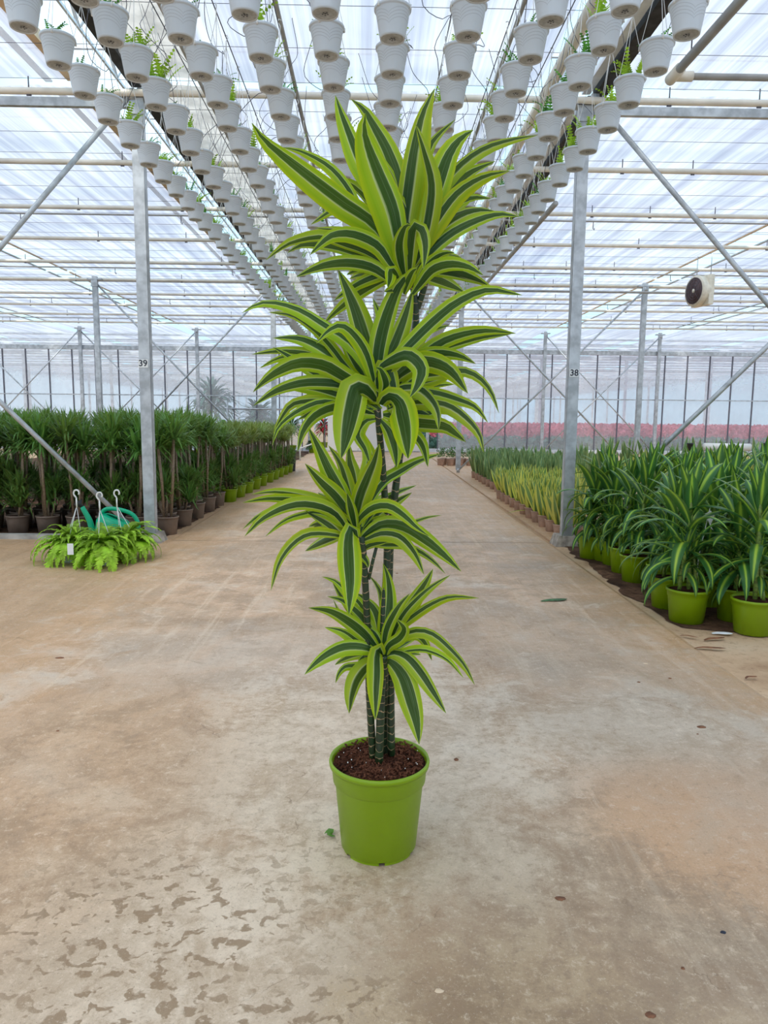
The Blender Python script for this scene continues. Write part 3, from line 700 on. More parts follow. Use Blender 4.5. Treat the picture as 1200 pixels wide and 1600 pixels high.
# canes
def cane(pxs, rpx, ydep, mat='cane', name='cane'):
    pts = []
    for (px, py), dy in zip(pxs, ydep): pts.append(local(at_depth(px, py, Y0+dy)))
    pts = crom(pts, 40); rs = [(rpx[0]+(rpx[1]-rpx[0])*i/39)*Y0/F for i in range(40)]
    # swollen nodes
    rs = [r_*(1+(.05 if i % 2 else 0)) for i, r_ in enumerate(rs)]
    mb = MB(); mb.tube(pts, rs, 14, vscale=46.0); mb.obj(name, M[mat], plant)
cane([(583, 1186), (577, 1080), (574, 980), (570, 900), (566, 838)], (6.0, 5.2), (0, 0, 0, 0, 0))
cane([(592, 1194), (596, 1080), (600, 960), (605, 860), (600, 760), (590, 640)], (6.8, 5.0), (-.02, 0, .02, .04, .03, 0))
cane([(611, 1180), (610, 1060), (608, 900), (614, 800), (626, 700), (640, 580), (650, 490), (636, 395)], (6.6, 5.2), (.01, .03, .05, .06, .06, .06, .05, .03))
cane([(601, 1186), (603, 1120), (602, 1060), (600, 1025)], (5.2, 5.0), (.03, .03, .01, -.01))
cane([(652, 482), (662, 452), (668, 425)], (5.0, 4.5), (.05, .04, .03))
cane([(576, 905), (583, 875), (589, 852)], (2.8, 2.5), (0, 0, .01))
def tleaf(zx, zy, zs, pts, w, dep, roll=None, mat='lemon_leaf', fold=None):
    P = [(zx+x/zs, zy+y/zs) for x, y in pts]; n = 16
    # arc length parameter
    L = [0]
    for a, b in zip(P, P[1:]): L.append(L[-1]+math.hypot(b[0]-a[0], b[1]-a[1]))
    W3 = [local(at_depth(x, y, Y0+dep*(l_/L[-1])**1.2)) for (x, y), l_ in zip(P, L)]
    C = crom(W3, n); sides = []; ws = []; rr = random.Random(int(w*13+pts[0][0]*7+pts[-1][0]))
    roll = rr.uniform(-.45, .45) if roll is None else roll
    tw = rr.uniform(-.35, .35)
    eye = EYE-PB
    for i in range(n):
        t = (C[min(i+1, n-1)]-C[max(i-1, 0)]).normalized(); v = (C[i]-eye).normalized(); s = t.cross(v)
        if s.length < .1: s = Vector((1, 0, 0))
        s.normalize(); nr = s.cross(t); a = roll+tw*(i/(n-1)-.5); s2 = s*math.cos(a)+nr*math.sin(a)
        D = (C[i]-eye).length; ws.append(w*1.06/zs/2*D/F/math.cos(roll)*wprof(i/(n-1), .34, .42, .8)); sides.append(s2)
    mb = MB(); mb.strip(C, sides, ws, fold if fold is not None else rr.uniform(.12, .34), 0, (-1, -.66, -.33, 0, .33, .66, 1)); mb.obj('leaf', M[mat], plant)
ZA = (380, 130, 2.609); ZB = (380, 410, 2.609); ZCr = (370, 660, 3.077); ZD = (460, 880, 4.0)
LA = [
 ([(560,640),(480,560),(430,450),(350,350),(240,285),(160,262)],46,.12), ([(600,560),(540,440),(470,330),(420,200),(390,110),(376,50)],74,.05),
 ([(650,640),(635,420),(590,280),(530,170),(490,105),(440,66)],78,.08), ([(600,660),(530,500),(470,430),(420,400),(362,393)],42,.1),
 ([(560,600),(450,520),(380,512),(330,538),(275,577)],36,.16), ([(655,660),(640,480),(628,380),(618,285)],44,.1),
 ([(645,640),(620,440),(575,330),(540,270)],52,.04), ([(670,640),(700,450),(760,270),(800,210),(865,148)],42,.1),
 ([(660,700),(672,560),(690,420),(712,260),(738,130),(780,22)],100,.0), ([(710,660),(745,540),(790,400),(835,285),(885,222),(938,190)],100,-.02),
 ([(720,680),(745,600),(810,440),(885,345),(980,275),(1080,238),(1200,212)],46,.05), ([(700,700),(740,590),(815,470),(900,380),(960,345),(1028,318)],54,.08),
 ([(690,760),(725,680),(800,560),(880,455),(980,388),(1088,357)],70,-.05), ([(700,740),(770,640),(850,510),(930,467),(1012,470)],46,.1),
 ([(690,760),(745,690),(810,590),(890,537),(960,518),(1027,522)],62,.02), ([(690,790),(760,690),(850,610),(960,555),(1050,533),(1128,545)],50,.0),
 ([(680,760),(712,690),(715,600),(722,480),(745,360)],84,.02), ([(640,700),(600,660),(540,640),(440,610),(380,595),(290,590)],32,.12),
 ([(640,770),(590,735),(500,680),(420,650),(320,620),(210,640),(150,672),(92,722)],46,.0), ([(630,760),(560,715),(480,690),(380,660),(280,652),(225,662),(180,692)],50,.05),
 ([(640,780),(600,740),(545,665),(450,622),(370,622),(320,655),(272,700)],62,-.08), ([(650,830),(600,800),(530,752),(440,732),(350,738),(280,760),(216,790)],56,.0),
 ([(640,720),(610,690),(520,580),(400,500),(270,400),(150,300),(78,232),(35,162)],98,-.12), ([(640,740),(625,660),(595,520),(540,380),(502,270),(487,195),(497,122)],122,-.15),
 ([(690,760),(735,680),(772,520),(778,400),(745,280),(704,168)],66,-.1), ([(700,840),(735,770),(780,718),(820,695),(862,690)],42,-.02),
 ([(690,860),(720,820),(770,760),(840,737),(915,747),(978,782)],54,-.1), ([(660,790),(645,720),(640,650),(662,585),(685,582)],56,-.1),
 ([(680,790),(690,640),(700,590),(722,600),(738,660),(735,760)],58,-.14), ([(640,810),(620,780),(605,765),(600,800),(590,835)],44,-.1),
 ([(650,830),(620,835),(575,850)],30,-.06), ([(600,640),(560,560),(500,510),(480,540)],30,.15), ([(640,700),(600,600),(520,560),(450,520)],60,.1),
 ([(740,700),(800,560),(880,500),(920,470),(950,430)],44,.14), ([(655,860),(670,810),(690,770),(710,755)],40,-.1),
 ([(630,700),(590,620),(540,560),(480,530),(430,500)],55,.03), ([(690,720),(680,600),(650,500),(600,410)],60,.0)]
LB = [
 ([(545,540),(510,440),(430,330),(330,265),(230,202),(130,170),(60,172),(-5,206)],52,.0), ([(540,540),(430,430),(360,340),(290,270),(200,215),(100,203)],40,.05),
 ([(540,520),(500,380),(450,300),(400,262),(350,280),(298,330)],56,-.1), ([(520,540),(470,470),(380,398),(300,343),(220,312),(120,308)],56,.05),
 ([(520,560),(420,440),(330,392),(240,365),(140,360),(35,375)],42,.1), ([(500,560),(420,480),(300,405),(200,385),(130,400),(66,432)],42,.12),
 ([(500,580),(440,520),(330,470),(240,420),(180,380),(120,345)],50,.08),
 ([(530,560),(480,520),(380,492),(270,487),(190,502),(120,530),(42,584)],56,-.02), ([(520,600),(460,575),(380,548),(280,520),(170,512)],54,.05),
 ([(530,600),(430,585),(330,570),(260,590),(190,630),(140,680),(118,748)],34,-.05), ([(520,610),(400,575),(300,560),(200,575),(150,640),(122,700)],44,.05),
 ([(530,620),(440,592),(360,597),(290,632),(245,692),(222,772)],52,-.08), ([(545,540),(530,440),(510,330),(470,200),(430,110),(388,30)],90,.03),
 ([(550,540),(545,460),(555,340),(590,205),(640,90),(712,20)],78,-.04), ([(560,500),(590,410),(630,320),(665,220),(692,110)],68,.02),
 ([(560,520),(590,430),(680,330),(780,232),(880,155),(1000,110),(1138,134)],62,-.05), ([(580,520),(640,410),(700,330),(760,280),(842,255)],40,.1),
 ([(580,560),(700,410),(800,330),(900,292),(1000,278),(1112,290)],60,.02), ([(600,540),(720,402),(790,350),(880,322),(980,300),(1092,292)],58,.06),
 ([(600,540),(650,450),(720,390),(800,372),(880,382),(948,413)],60,.0), ([(590,560),(700,500),(800,470),(850,450),(900,470)],60,.08),
 ([(580,520),(640,460),(720,412),(790,418),(850,452),(916,534)],84,-.08), ([(540,440),(600,405),(670,382),(722,430),(712,490),(680,550)],74,-.2),
 ([(600,570),(700,480),(800,455),(900,445),(970,480),(1015,540),(1042,614)],42,-.02), ([(600,560),(680,522),(780,530),(880,560),(950,592),(998,654)],46,-.02),
 ([(570,560),(640,520),(710,520),(760,560),(790,612),(797,684)],58,-.12), ([(590,600),(650,580),(760,575),(840,592),(910,642),(960,702),(981,778)],52,-.08),
 ([(590,680),(650,655),(740,660),(820,670),(862,697),(908,732)],66,-.04), ([(590,660),(640,690),(700,705),(735,752),(753,834)],46,-.08),
 ([(575,400),(570,280),(552,210),(528,146)],36,.12), ([(560,640),(600,690),(622,760),(626,838)],62,-.06), ([(590,580),(620,700),(690,720),(720,640),(735,600)],36,.1),
 ([(540,640),(500,650),(470,700),(500,760),(520,830)],50,-.05), ([(550,560),(480,540),(420,500),(350,470),(260,460)],70,.05), ([(550,540),(470,420),(420,340),(370,300)],70,.03),
 ([(560,600),(500,560),(430,560),(380,540),(300,530)],60,.1), ([(570,560),(640,600),(720,610),(800,590),(850,570)],60,.1), ([(560,560),(620,480),(690,450),(760,480)],60,.05),
 ([(555,560),(560,470),(580,430),(610,520),(620,600)],70,-.03), ([(550,540),(500,450),(470,360),(440,260)],56,.06), ([(560,540),(600,470),(650,420),(700,360)],60,.06),
 ([(550,620),(500,610),(440,620),(400,660)],60,.0), ([(570,620),(640,620),(690,600),(760,620)],70,.05),([(560,560),(580,500),(560,440),(540,430)],50,-.05),
 ([(560,560),(530,520),(480,515),(330,440),(250,410)],60,.0), ([(555,540),(420,470),(330,420),(230,410),(150,440),(90,480),(40,529)],74,-.12),
 ([(545,560),(505,510),(455,505),(430,590),(412,700),(399,800)],120,-.25), ([(560,580),(590,548),(632,570),(655,650),(666,720),(673,800)],112,-.25)]
LC = [
 ([(575,520),(555,460),(500,340),(440,230),(390,120),(343,22)],84,-.02), ([(575,520),(550,460),(480,360),(400,280),(328,198)],78,-.05), ([(580,500),(545,330),(505,200),(440,110)],60,.04),
 ([(580,520),(565,280),(545,180),(539,98)],72,.08), ([(590,500),(615,300),(635,180),(610,90),(575,20)],84,.06), ([(565,520),(540,460),(430,385),(300,345),(180,330),(72,346)],46,.02),
 ([(565,530),(540,480),(420,402),(280,372),(150,366),(28,386)],52,-.02), ([(565,540),(490,470),(380,402),(250,398),(110,450),(28,514)],44,-.05), ([(570,540),(520,500),(400,440),(300,450),(220,482),(138,548)],36,.0),
 ([(575,580),(530,552),(440,530),(340,532),(262,582),(200,672),(164,808)],50,-.1), ([(600,560),(620,540),(700,492),(800,502),(900,562),(1000,642),(1078,716)],84,-.12),
 ([(590,580),(640,560),(700,542),(780,557),(850,632),(900,732)],62,-.16), ([(600,580),(700,590),(800,592),(880,622),(950,672),(1003,728)],36,-.02), ([(600,460),(640,370),(700,280),(780,230),(870,182),(980,150)],52,.06),
 ([(640,540),(760,505),(860,475),(920,456),(985,446)],20,.12), ([(610,520),(680,440),(740,400),(800,362),(842,337)],48,.08), ([(610,500),(680,400),(760,340),(864,302)],32,.12),
 ([(560,560),(500,530),(440,480),(330,425)],60,.0), ([(600,640),(615,610),(650,590),(725,575)],32,-.02), ([(580,600),(595,630),(625,670),(632,700)],36,-.02), ([(575,520),(540,420),(480,370),(420,350)],60,.06),
 ([(590,540),(620,460),(640,400),(660,330)],60,.04), ([(590,560),(640,500),(700,470),(760,470)],60,.02), ([(570,540),(500,500),(430,450),(380,400)],70,.04), ([(590,560),(660,540),(720,520),(780,540)],60,.05),
 ([(572,520),(560,470),(545,400),(530,340)],50,-.08),
 ([(550,540),(470,430),(345,388),(235,402),(120,462),(38,548)],66,-.12), ([(575,520),(600,385),(640,275),(670,190),(685,102)],98,-.1), ([(570,520),(585,470),(650,412),(730,402),(805,448),(860,500),(925,548)],64,-.15),
 ([(575,560),(555,510),(543,560),(546,660),(550,780),(540,925)],112,-.2)]
LD = [
 ([(560,580),(560,480),(578,330),(587,200),(578,90),(554,2)],106,.02), ([(580,560),(620,470),(690,330),(770,210),(830,110),(866,35)],98,.03), ([(570,580),(600,500),(680,335),(780,220),(870,142),(974,74)],62,-.04),
 ([(600,560),(640,430),(740,342),(860,262),(980,216),(1155,218)],58,-.02), ([(550,580),(430,300),(320,180),(250,112),(172,84)],62,.08), ([(550,570),(460,380),(360,272),(290,226),(206,208)],68,.03),
 ([(540,580),(400,502),(300,432),(188,400)],68,.06), ([(545,600),(460,632),(380,645),(320,650),(280,690),(257,750)],52,-.02), ([(550,560),(510,330),(440,230),(385,188)],86,.05),
 ([(545,560),(420,370),(320,240),(238,118)],62,.1), ([(540,560),(360,420),(280,300),(243,226)],30,.14), ([(570,520),(545,220),(510,130),(466,78)],42,.12), ([(590,560),(650,480),(760,450),(820,500),(859,608)],60,.08),
 ([(590,560),(650,490),(740,420),(800,400)],60,.12), ([(590,580),(640,480),(760,430),(860,450),(960,532),(1060,642),(1127,760)],68,-.05), ([(580,580),(640,562),(740,537),(840,542),(960,602),(1058,718)],46,-.08),
 ([(560,600),(540,560),(500,460),(460,420),(400,380)],70,.0), ([(570,580),(600,640),(640,660),(680,650)],60,.04), ([(550,600),(500,580),(430,600),(400,640)],70,.04),
 ([(545,570),(500,520),(430,440),(330,362),(220,302),(88,279)],88,-.06), ([(545,585),(480,545),(400,528),(300,535),(200,582),(120,642),(64,696)],94,-.12), ([(550,600),(510,605),(440,645),(380,722),(350,822),(342,938)],98,-.12),
 ([(560,590),(620,562),(700,592),(780,682),(860,802),(948,938)],88,-.14), ([(555,575),(575,420),(645,280),(722,188)],64,-.08), ([(565,590),(590,520),(660,470),(688,410),(640,350)],74,-.1),
 ([(555,620),(600,622),(672,712),(728,880),(762,1010),(780,1132)],136,-.2), ([(555,590),(530,530),(512,580),(510,690),(506,810),(505,980)],100,-.2)]
for Z, LL in ((ZA, LA), (ZB, LB), (ZCr, LC), (ZD, LD)):
    for pts, w, dep in LL: tleaf(*Z, pts, w, dep)

for Z, (bx, by), n_, lo, hi, seed in ((ZA, (670, 770), 22, 150, 380, 1), (ZB, (560, 570), 34, 170, 420, 2), (ZCr, (575, 520), 16, 150, 330, 3), (ZD, (558, 575), 12, 150, 330, 4)):
    rr = random.Random(seed)
    for i in range(n_):
        a = (-1.15+2.3*(i+.5)/n_)*1.5+rr.uniform(-.12, .12); l_ = rr.uniform(lo, hi); dr = rr.uniform(.2, .75)*l_*abs(math.sin(a))*.6; dx, dy = math.sin(a), -math.cos(a)
        p = [(bx+dx*l_*t, by+dy*l_*t+dr*t*t*1.2) for t in (0, .3, .6, .85, 1)]
        tleaf(*Z, p, rr.uniform(44, 62), rr.uniform(.08, .26))
# ------------------------------------------------------------------ POT BUILDERS
def pot_mesh(name, r, h, mat, n=24, rim=1.0):
    mb = MB(); mb.lathe([(r*.76, 0), (r*.78, .0), (r*.90, h*.74), (r*.93, h*.76), (r*.955, h*.92), (r*1.0, h*.925), (r*1.0, h), (r*.95, h), (r*.93, h*.93)], n, close=True)
    mb.lathe([(r*.935, h*.92), (.002, h*.95)], n, 1); return mb.mesh(name, [mat, M['soil']])
def tree_copy(src, parent=None):
    o = src.copy(); COL.objects.link(o)
    if parent is not None: o.parent = parent
    for c in src.children: tree_copy(c, o)
    return o

# ---- corn plants (right): every leaf an object with shared meshes
def corn_leaf_mesh(L, w, elev, droop, curl, tw):
    mb = MB(); blade(mb, arch(L, elev, droop, 11, curl), w, .4, .42, .22, 0, tw); return mb.mesh('leaf', M['corn_leaf'])
rr = random.Random(21)
corn_leaves = [[corn_leaf_mesh(L*rr.uniform(.88, 1.1), .072*rr.uniform(.85, 1.1), e+rr.uniform(-.1, .1), d+rr.uniform(-.25, .25), rr.uniform(-.3, .3), rr.uniform(-.5, .5)) for q in range(4)]
               for (L, e, d) in ((.28, 1.35, .35), (.40, 1.12, .9), (.46, .85, 1.6), (.46, .5, 2.1), (.40, .1, 1.8))]
def corn_crown(root, c, n, s, rr, joined=None, lean=0.0):
    for i in range(n):
        tier = min(4, int(i/n*5)); me = corn_leaves[tier][rr.randrange(4)]; a = i*2.399+rr.uniform(-.3, .3)
        z = c[2]-.018*i*s*.8
        if joined is None: link('leaf', me, root, (c[0], c[1], z), (0, 0, a), s*rr.uniform(.85, 1.1))
        else: joined.append((me, Matrix.Translation((c[0], c[1], z)) @ Matrix.Rotation(a, 4, 'Z') @ Matrix.Scale(s*rr.uniform(.85, 1.1), 4)))
def bake(items, name, mat, parent):
    mb = MB()
    for me, mx in items:
        vs = [mx @ v.co for v in me.vertices]; uvl = me.uv_layers[0].data; vu = [(0, 0)]*len(vs)
        for p in me.polygons:
            for li, vi in zip(p.loop_indices, p.vertices): vu[vi] = tuple(uvl[li].uv)
        mb.add(vs, [tuple(p.vertices) for p in me.polygons], vu)
    return mb.obj(name, mat, parent)
corn_pot = pot_mesh('pot', .125, .20, M['lime_pot'], 32)
def corn_plant(p, h, full, lab, seed, gap=None):
    rr = random.Random(seed); root = empty('corn_plant', (p[0], p[1], -.005), rr.uniform(0, 6.28)); tag(root, lab, 'plant', 'striped corn plants in lime pots')
    link('pot', corn_pot, root); J = None if full else []
    tops = [(.015, .0, h), (-.02, .03, h*.55+.04), (.02, -.03, .38+.08*rr.random())]
    for k, t in enumerate(tops):
        if k == 1 and gap: continue
        mb = MB(); b = (t[0]*1.2, t[1]*1.5, .18); ln = Vector((rr.uniform(-.03, .03), rr.uniform(-.03, .03), 0))
        tt = Vector(t)+ln; mb.tube(crom([b, (Vector(b)+tt)/2+Vector((rr.uniform(-.01, .01), 0, 0)), tt], 8), .014-.002*k, 8, vscale=40); mb.obj('cane', M['corn_cane'], root)
        corn_crown(root, tt, (24, 15, 14)[k], (1.0, .74, .54)[k], rr, J)
    if not full:
        tag(bake(J, 'foliage', M['corn_leaf'], root))
    return root
vis = [  # pixel of the pot foot, height, what singles the plant out
       ((1175, 986), .74, 'one bare cane in the nearest lime pot, right edge', 1), ((1148, 966), .62, 'in the lime pot just behind the nearest one', 0), ((1072, 968), .72, 'in the lime pot with the tag stick', 0),
       ((1043, 946), .66, 'half hidden behind the pot with the tag stick', 0), ((1036, 924), .60, 'third back from the pot with the tag stick', 0), ((993, 906), .72, 'jutting alone over the driveway edge', 0),
       ((975, 892), .70, 'in the fourth lime pot from the right post', 0), ((960, 880), .68, 'in the third lime pot from the right post', 0), ((947, 874), .66, 'in the second lime pot from the right post', 0), ((924, 870), .64, 'in the lime pot beside the right post footing', 0)]
used = []
for k, (p, h, lab, gap) in enumerate(vis):
    q = on_floor(*p); corn_plant(q, h+.0, True, ('striped corn plant ' + ('with ' if gap else '') + lab)[:140], 100+k, gap); used.append(q)
k = 0
for j in range(8):
    for i in range(8):
        q = Vector((2.12+.36*i+.08*(j % 2), 4.35+.34*j, 0))
        if any((q-u_).length < .27 for u_ in used) or q.x > 2.0+.38*8: continue
        pr = project((q.x, q.y, .8))
        if pr is None or pr[0] > 1330: continue
        k += 1; full = i < 1 and False
        corn_plant(q, .72+.05*random.random(), full, 'striped corn plant behind the edge pots, %s row back, %s from the driveway' % (nth(j+1), nth(i+1)), 300+k)
# tag stick
e = empty('plant_tag', on_floor(1085, 965) + Vector((0, 0, .17))); tag(e, 'white plant tag on a thin stick in the lime pot', 'tag')
mb = MB(); mb.tube([(0, 0, 0), (.0, .0, .2), (.05, 0, .50)], .0028, 6); mb.obj('stick', M['string_white'], e)
mb = MB(); mb.add([(.02, -.01, .47), (.05, -.012, .49), (.075, -.014, .46), (.05, -.02, .40), (.035, -.02, .43)], [(0, 1, 2, 3, 4)]); mb.add([(.05, -.02, .40), (.035, -.02, .43), (.05, -.03, .385), (.065, -.03, .375)], [(0, 1, 2, 3)]); mb.obj('tag', M['label_white'], e, False)

# ---- dragon trees (left)
def spiky(n, L, w, seed, mat, up0=-.5):
    rr = random.Random(seed); mb = MB()
    for i in range(n):
        e = up0+(1.5-up0)*math.sqrt(rr.random()); a = rr.uniform(0, 6.283); l_ = L*rr.uniform(.7, 1.1)
        pts = arch(l_, e, rr.uniform(.3, 1.1), 5); rot = Matrix.Rotation(a, 3, 'Z'); blade(mb, [rot @ p+Vector((0, 0, rr.uniform(-.06, .02))) for p in pts], w*rr.uniform(.8, 1.2), .7, .4, .2, cols=(-1, 0, 1))
    return mb.mesh('leaf_crown', mat)
crowns = [spiky(95, .33, .021, s, M['marginata_leaf']) for s in (1, 2, 3)]; crowns_o = [spiky(90, .29, .018, s, M['marginata_olive'], .1) for s in (4, 5)]
crowns_s = [spiky(70, .27, .018, s, M['marginata_leaf'], -.2) for s in (6, 7)]
brown_pot = pot_mesh('pot', .115, .19, M['brown_pot'], 24); lime_small = pot_mesh('pot', .115, .19, M['lime_pot'], 24)
def dragon(p, h, lab, grp, seed, olive=False, lime=False):
    rr = random.Random(seed); root = empty('dragon_tree', (p[0], p[1], -.012), rr.uniform(0, 6.28)); tag(root, lab, 'plant', grp)
    link('pot', lime_small if lime else brown_pot, root)
    for k, hh in enumerate((h, h*(.86+.1*rr.random()), h*(.42+.15*rr.random()), h*(.30+.1*rr.random()))):
        a = rr.uniform(0, 6.28); b = Vector((.04*math.cos(a), .04*math.sin(a), .17)); t = Vector((.09*math.cos(a), .09*math.sin(a), hh))
        mb = MB(); mb.tube([b, b.lerp(t, .5)+Vector((rr.uniform(-.015, .015), rr.uniform(-.015, .015), 0)), t], .0145 if k < 2 else .012, 7, vscale=55); mb.obj('cane', M['brown_cane'], root)
        cs = crowns_s if k >= 2 else (crowns_o if olive else crowns)
        link('leaf_crown', cs[rr.randrange(len(cs))], root, t, (0, 0, rr.uniform(0, 6.28)), rr.uniform(.9, 1.1))
cnt = 0
g1 = 'dragon trees in brown pots behind the left kerb'
for j in range(9):
    for i in range(9):
        x = -2.06-.30*i-(.1 if j % 2 else 0); y = 7.40+.30*j
        if i > 2 and j > 3: continue
        if abs(x+2.09) < .1 and abs(y-6.95) < .2: continue
        cnt += 1
        dragon((x, y), .96+.05*random.random(), 'brown-potted dragon tree, %s from the driveway in the %s row back' % (nth(i+1), nth(j+1)), g1, 500+cnt)
g2 = 'lower dragon trees in lime pots on the left'
for j in range(20):
    for i in range(4):
        x = -1.98-.28*i-(.08 if j % 2 else 0); y = 10.25+.29*j+.1*(j > 8)
        cnt += 1
        if x < -2.3 and i > 2 and j > 3: continue
        dragon((x+.012*j, y), (.84 if j < 14 else .80)+.05*random.random(), 'lime-potted dragon tree, %s from the driveway in the %s row back' % (nth(i+1), nth(j+1)), g2, 700+cnt, True, True)
# more crowns further back on the left fill the skyline
g3 = 'dragon trees far back on the left'
for k in range(14):
    x = -3.3-.42*(k % 7); y = 10.3+1.2*(k//7)
    dragon((x, y), 1.0, 'distant left dragon tree, %s from the driveway in the %s' % (nth(k % 7+1), 'nearer line' if k < 7 else 'farther line'), g3, 900+k)

# ---- snake plants
def snake(n, L, w, seed, mat, spread=.35):
    rr = random.Random(seed); mb = MB()
    for i in range(n):
        a = i*2.4+rr.uniform(-.4, .4); e = math.pi/2-rr.uniform(.02, spread); pts = arch(L*rr.uniform(.6, 1.05), e, rr.uniform(-.15, .25), 7); rot = Matrix.Rotation(a, 3, 'Z')
        off = Vector((math.cos(a), math.sin(a), 0))*.02; blade(mb, [rot @ p+off for p in pts], w, .6, .45, .3, 0, rr.uniform(-1.2, 1.2), (-1, -.5, 0, .5, 1))
    return mb.mesh('leaves', mat)
sy = [snake(11, .42, .095, s, M['snake_yellow']) for s in range(4)]; sg = [snake(11, .52, .085, s+10, M['snake_green'], .3) for s in range(4)]
snp = pot_mesh('pot', .072, .13, M['clay_pot'], 16)
def snakes(x0, y0, nx, ny, st, meshes, what, grp, seed, lim):
    rr = random.Random(seed); c = 0
    for j in range(ny):
        for i in range(nx):
            x = x0+st*i+(st*.4 if j % 2 else 0); y = y0+st*j
            p = project((x, y, .3))
            if p is None or p[0] > lim or p[0] > 1215: continue
            root = link('snake_plant', snp, None, (x, y, -.008), (0, 0, rr.uniform(0, 6.28)))
            tag(root, '%s, %s from the driveway in the %s row back' % (what, nth(i+1), nth(j+1)), 'plant', grp)
            link('leaves', meshes[rr.randrange(4)], root, (0, 0, .11), (0, 0, rr.uniform(0, 6.28)), rr.uniform(.85, 1.1))
            c += 1
    return c
snakes(1.93, 7.42, 11, 21, .175, sy, 'yellow-edged snake plant', 'yellow-edged snake plants beyond the right post', 5, 905)
snakes(2.06, 11.9, 14, 14, .23, sg, 'grey-green snake plant', 'grey-green snake plants behind the yellow ones', 6, 920)
for k in range(36):                             # tips seen over the corn plants
    x = 3.9+.42*(k % 12); y = 9.5+2.0*(k//12); root = link('snake_plant', snp, None, (x, y, -.008), (0, 0, k)); 
    tag(root, 'snake plant beyond the corn plants, %s from the driveway in the %s line' % (nth(k % 12+1), nth(k//12+1)), 'plant', 'snake plants behind the corn plants')
    link('leaves', (sy if k//12 < 2 else sg)[k % 4], root, (0, 0, .11), (0, 0, k*1.3), 1.5)
q = on_floor(835, 805)
mb = MB(); pts = [Vector((0, 0, .0)), Vector((-.10, -.02, .05)), Vector((-.22, -.05, .055)), Vector((-.36, -.08, .02))]
blade(mb, crom(pts, 9), .05); tag(link('fallen_leaf', mb.mesh('fallen_leaf', M['snake_yellow']), None, (q.x, q.y, .012)), 'long yellow-edged leaf leaning out over the driveway by the clay pots', 'leaf')

# ---- jade plants row
jp = pot_mesh('pot', .10, .17, M['clay_pot'], 16)
def jade(seed, red=False):
    rr = random.Random(seed); mb = MB()
    for i in range(130):
        a = rr.uniform(0, 6.28); e = rr.uniform(0, 1.5); r_ = rr.uniform(.05, .14); c = Vector((math.cos(a)*math.cos(e)*r_, math.sin(a)*math.cos(e)*r_, .05+math.sin(e)*r_*1.4))
        u_ = Vector((rr.uniform(-1, 1), rr.uniform(-1, 1), rr.uniform(-.3, 1))).normalized(); v = u_.cross(Vector((rr.random(), rr.random(), rr.random()))).normalized()
        mb.add([c, c+u_*.02+v*.012, c+u_*.04, c+u_*.02-v*.012], [(0, 1, 2, 3)], None, 1 if red and rr.random() < .5 else 0)
    return mb.mesh('foliage', [M['jade_leaf'], M['red_flower']], False)
jm = [jade(i) for i in range(3)]
for j in range(2):
    for i in range(8):
        root = link('jade_plant', jp, None, (1.72+.24*i+.1*j, 18.3+.3*j, -.008)); tag(root, 'small jade plant in a clay pot, %s from the left in the %s line' % (nth(i+1), ('front', 'back')[j]), 'plant', 'jade plants across the aisle')
        link('foliage', jm[(i+j) % 3], root, (0, 0, .15), (0, 0, i), 1.15)

# ------------------------------------------------------------------ FERNS AND WATERING CAN
def frond(L, seed):
    rr = random.Random(seed); mb = MB(); n = 15; pts = arch(L, rr.uniform(.7, 1.25), rr.uniform(1.9, 2.7), n, rr.uniform(-.3, .3))
    mb.tube(pts, .0015, 3, caps=False)
    for j in range(1, n):
        t = (pts[j]-pts[j-1]).normalized(); h = Vector((0, 0, 1)).cross(t); h.normalize(); w = .042*math.sin(math.pi*min(1, (j+1.5)/n)**.8)+.006
        for s in (-1, 1):
            for q_ in (0, .5):
                p = pts[j-1].lerp(pts[j], q_); e_ = p+h*(s*w)+t*.012+Vector((0, 0, -.004+rr.uniform(-.006, .006))); k_ = t*.009
                mb.add([p-k_*.6, p.lerp(e_, .6)-k_*.7, e_, p.lerp(e_, .6)+k_*.9, p+k_*.6], [(0, 1, 2, 3, 4)])
    return mb.mesh('frond', M['fern_leaf'], False)
fronds = [frond(.34, i) for i in range(5)] + [frond(.24, 20+i) for i in range(3)]
def hook_hanger(mb, base, top, curled=True):
    top = Vector(top)
    for k in range(3):
        a = .5+k*2.094; mb.tube([Vector(base)+Vector((.085*math.cos(a), .085*math.sin(a), 0)), top-Vector((0, 0, .10))], .0028, 5)
    mb.tube([top-Vector((0, 0, .11)), top-Vector((0, 0, .03))], .0065, 8)
    if curled: mb.tube(crom([top+Vector(v) for v in ((0, 0, -.03), (-.02, 0, 0), (-.012, 0, .028), (.012, 0, .032), (.024, 0, .012), (.018, 0, -.004))], 14), .0068, 8)
    else: mb.tube([top-Vector((0, 0, .03)), top+Vector((0, 0, .03))], .007, 8)
wpot = hpot_mb(24).mesh('pot', [M['hpot'], M['soil'], M['hpot_base']])
fy = 5.95
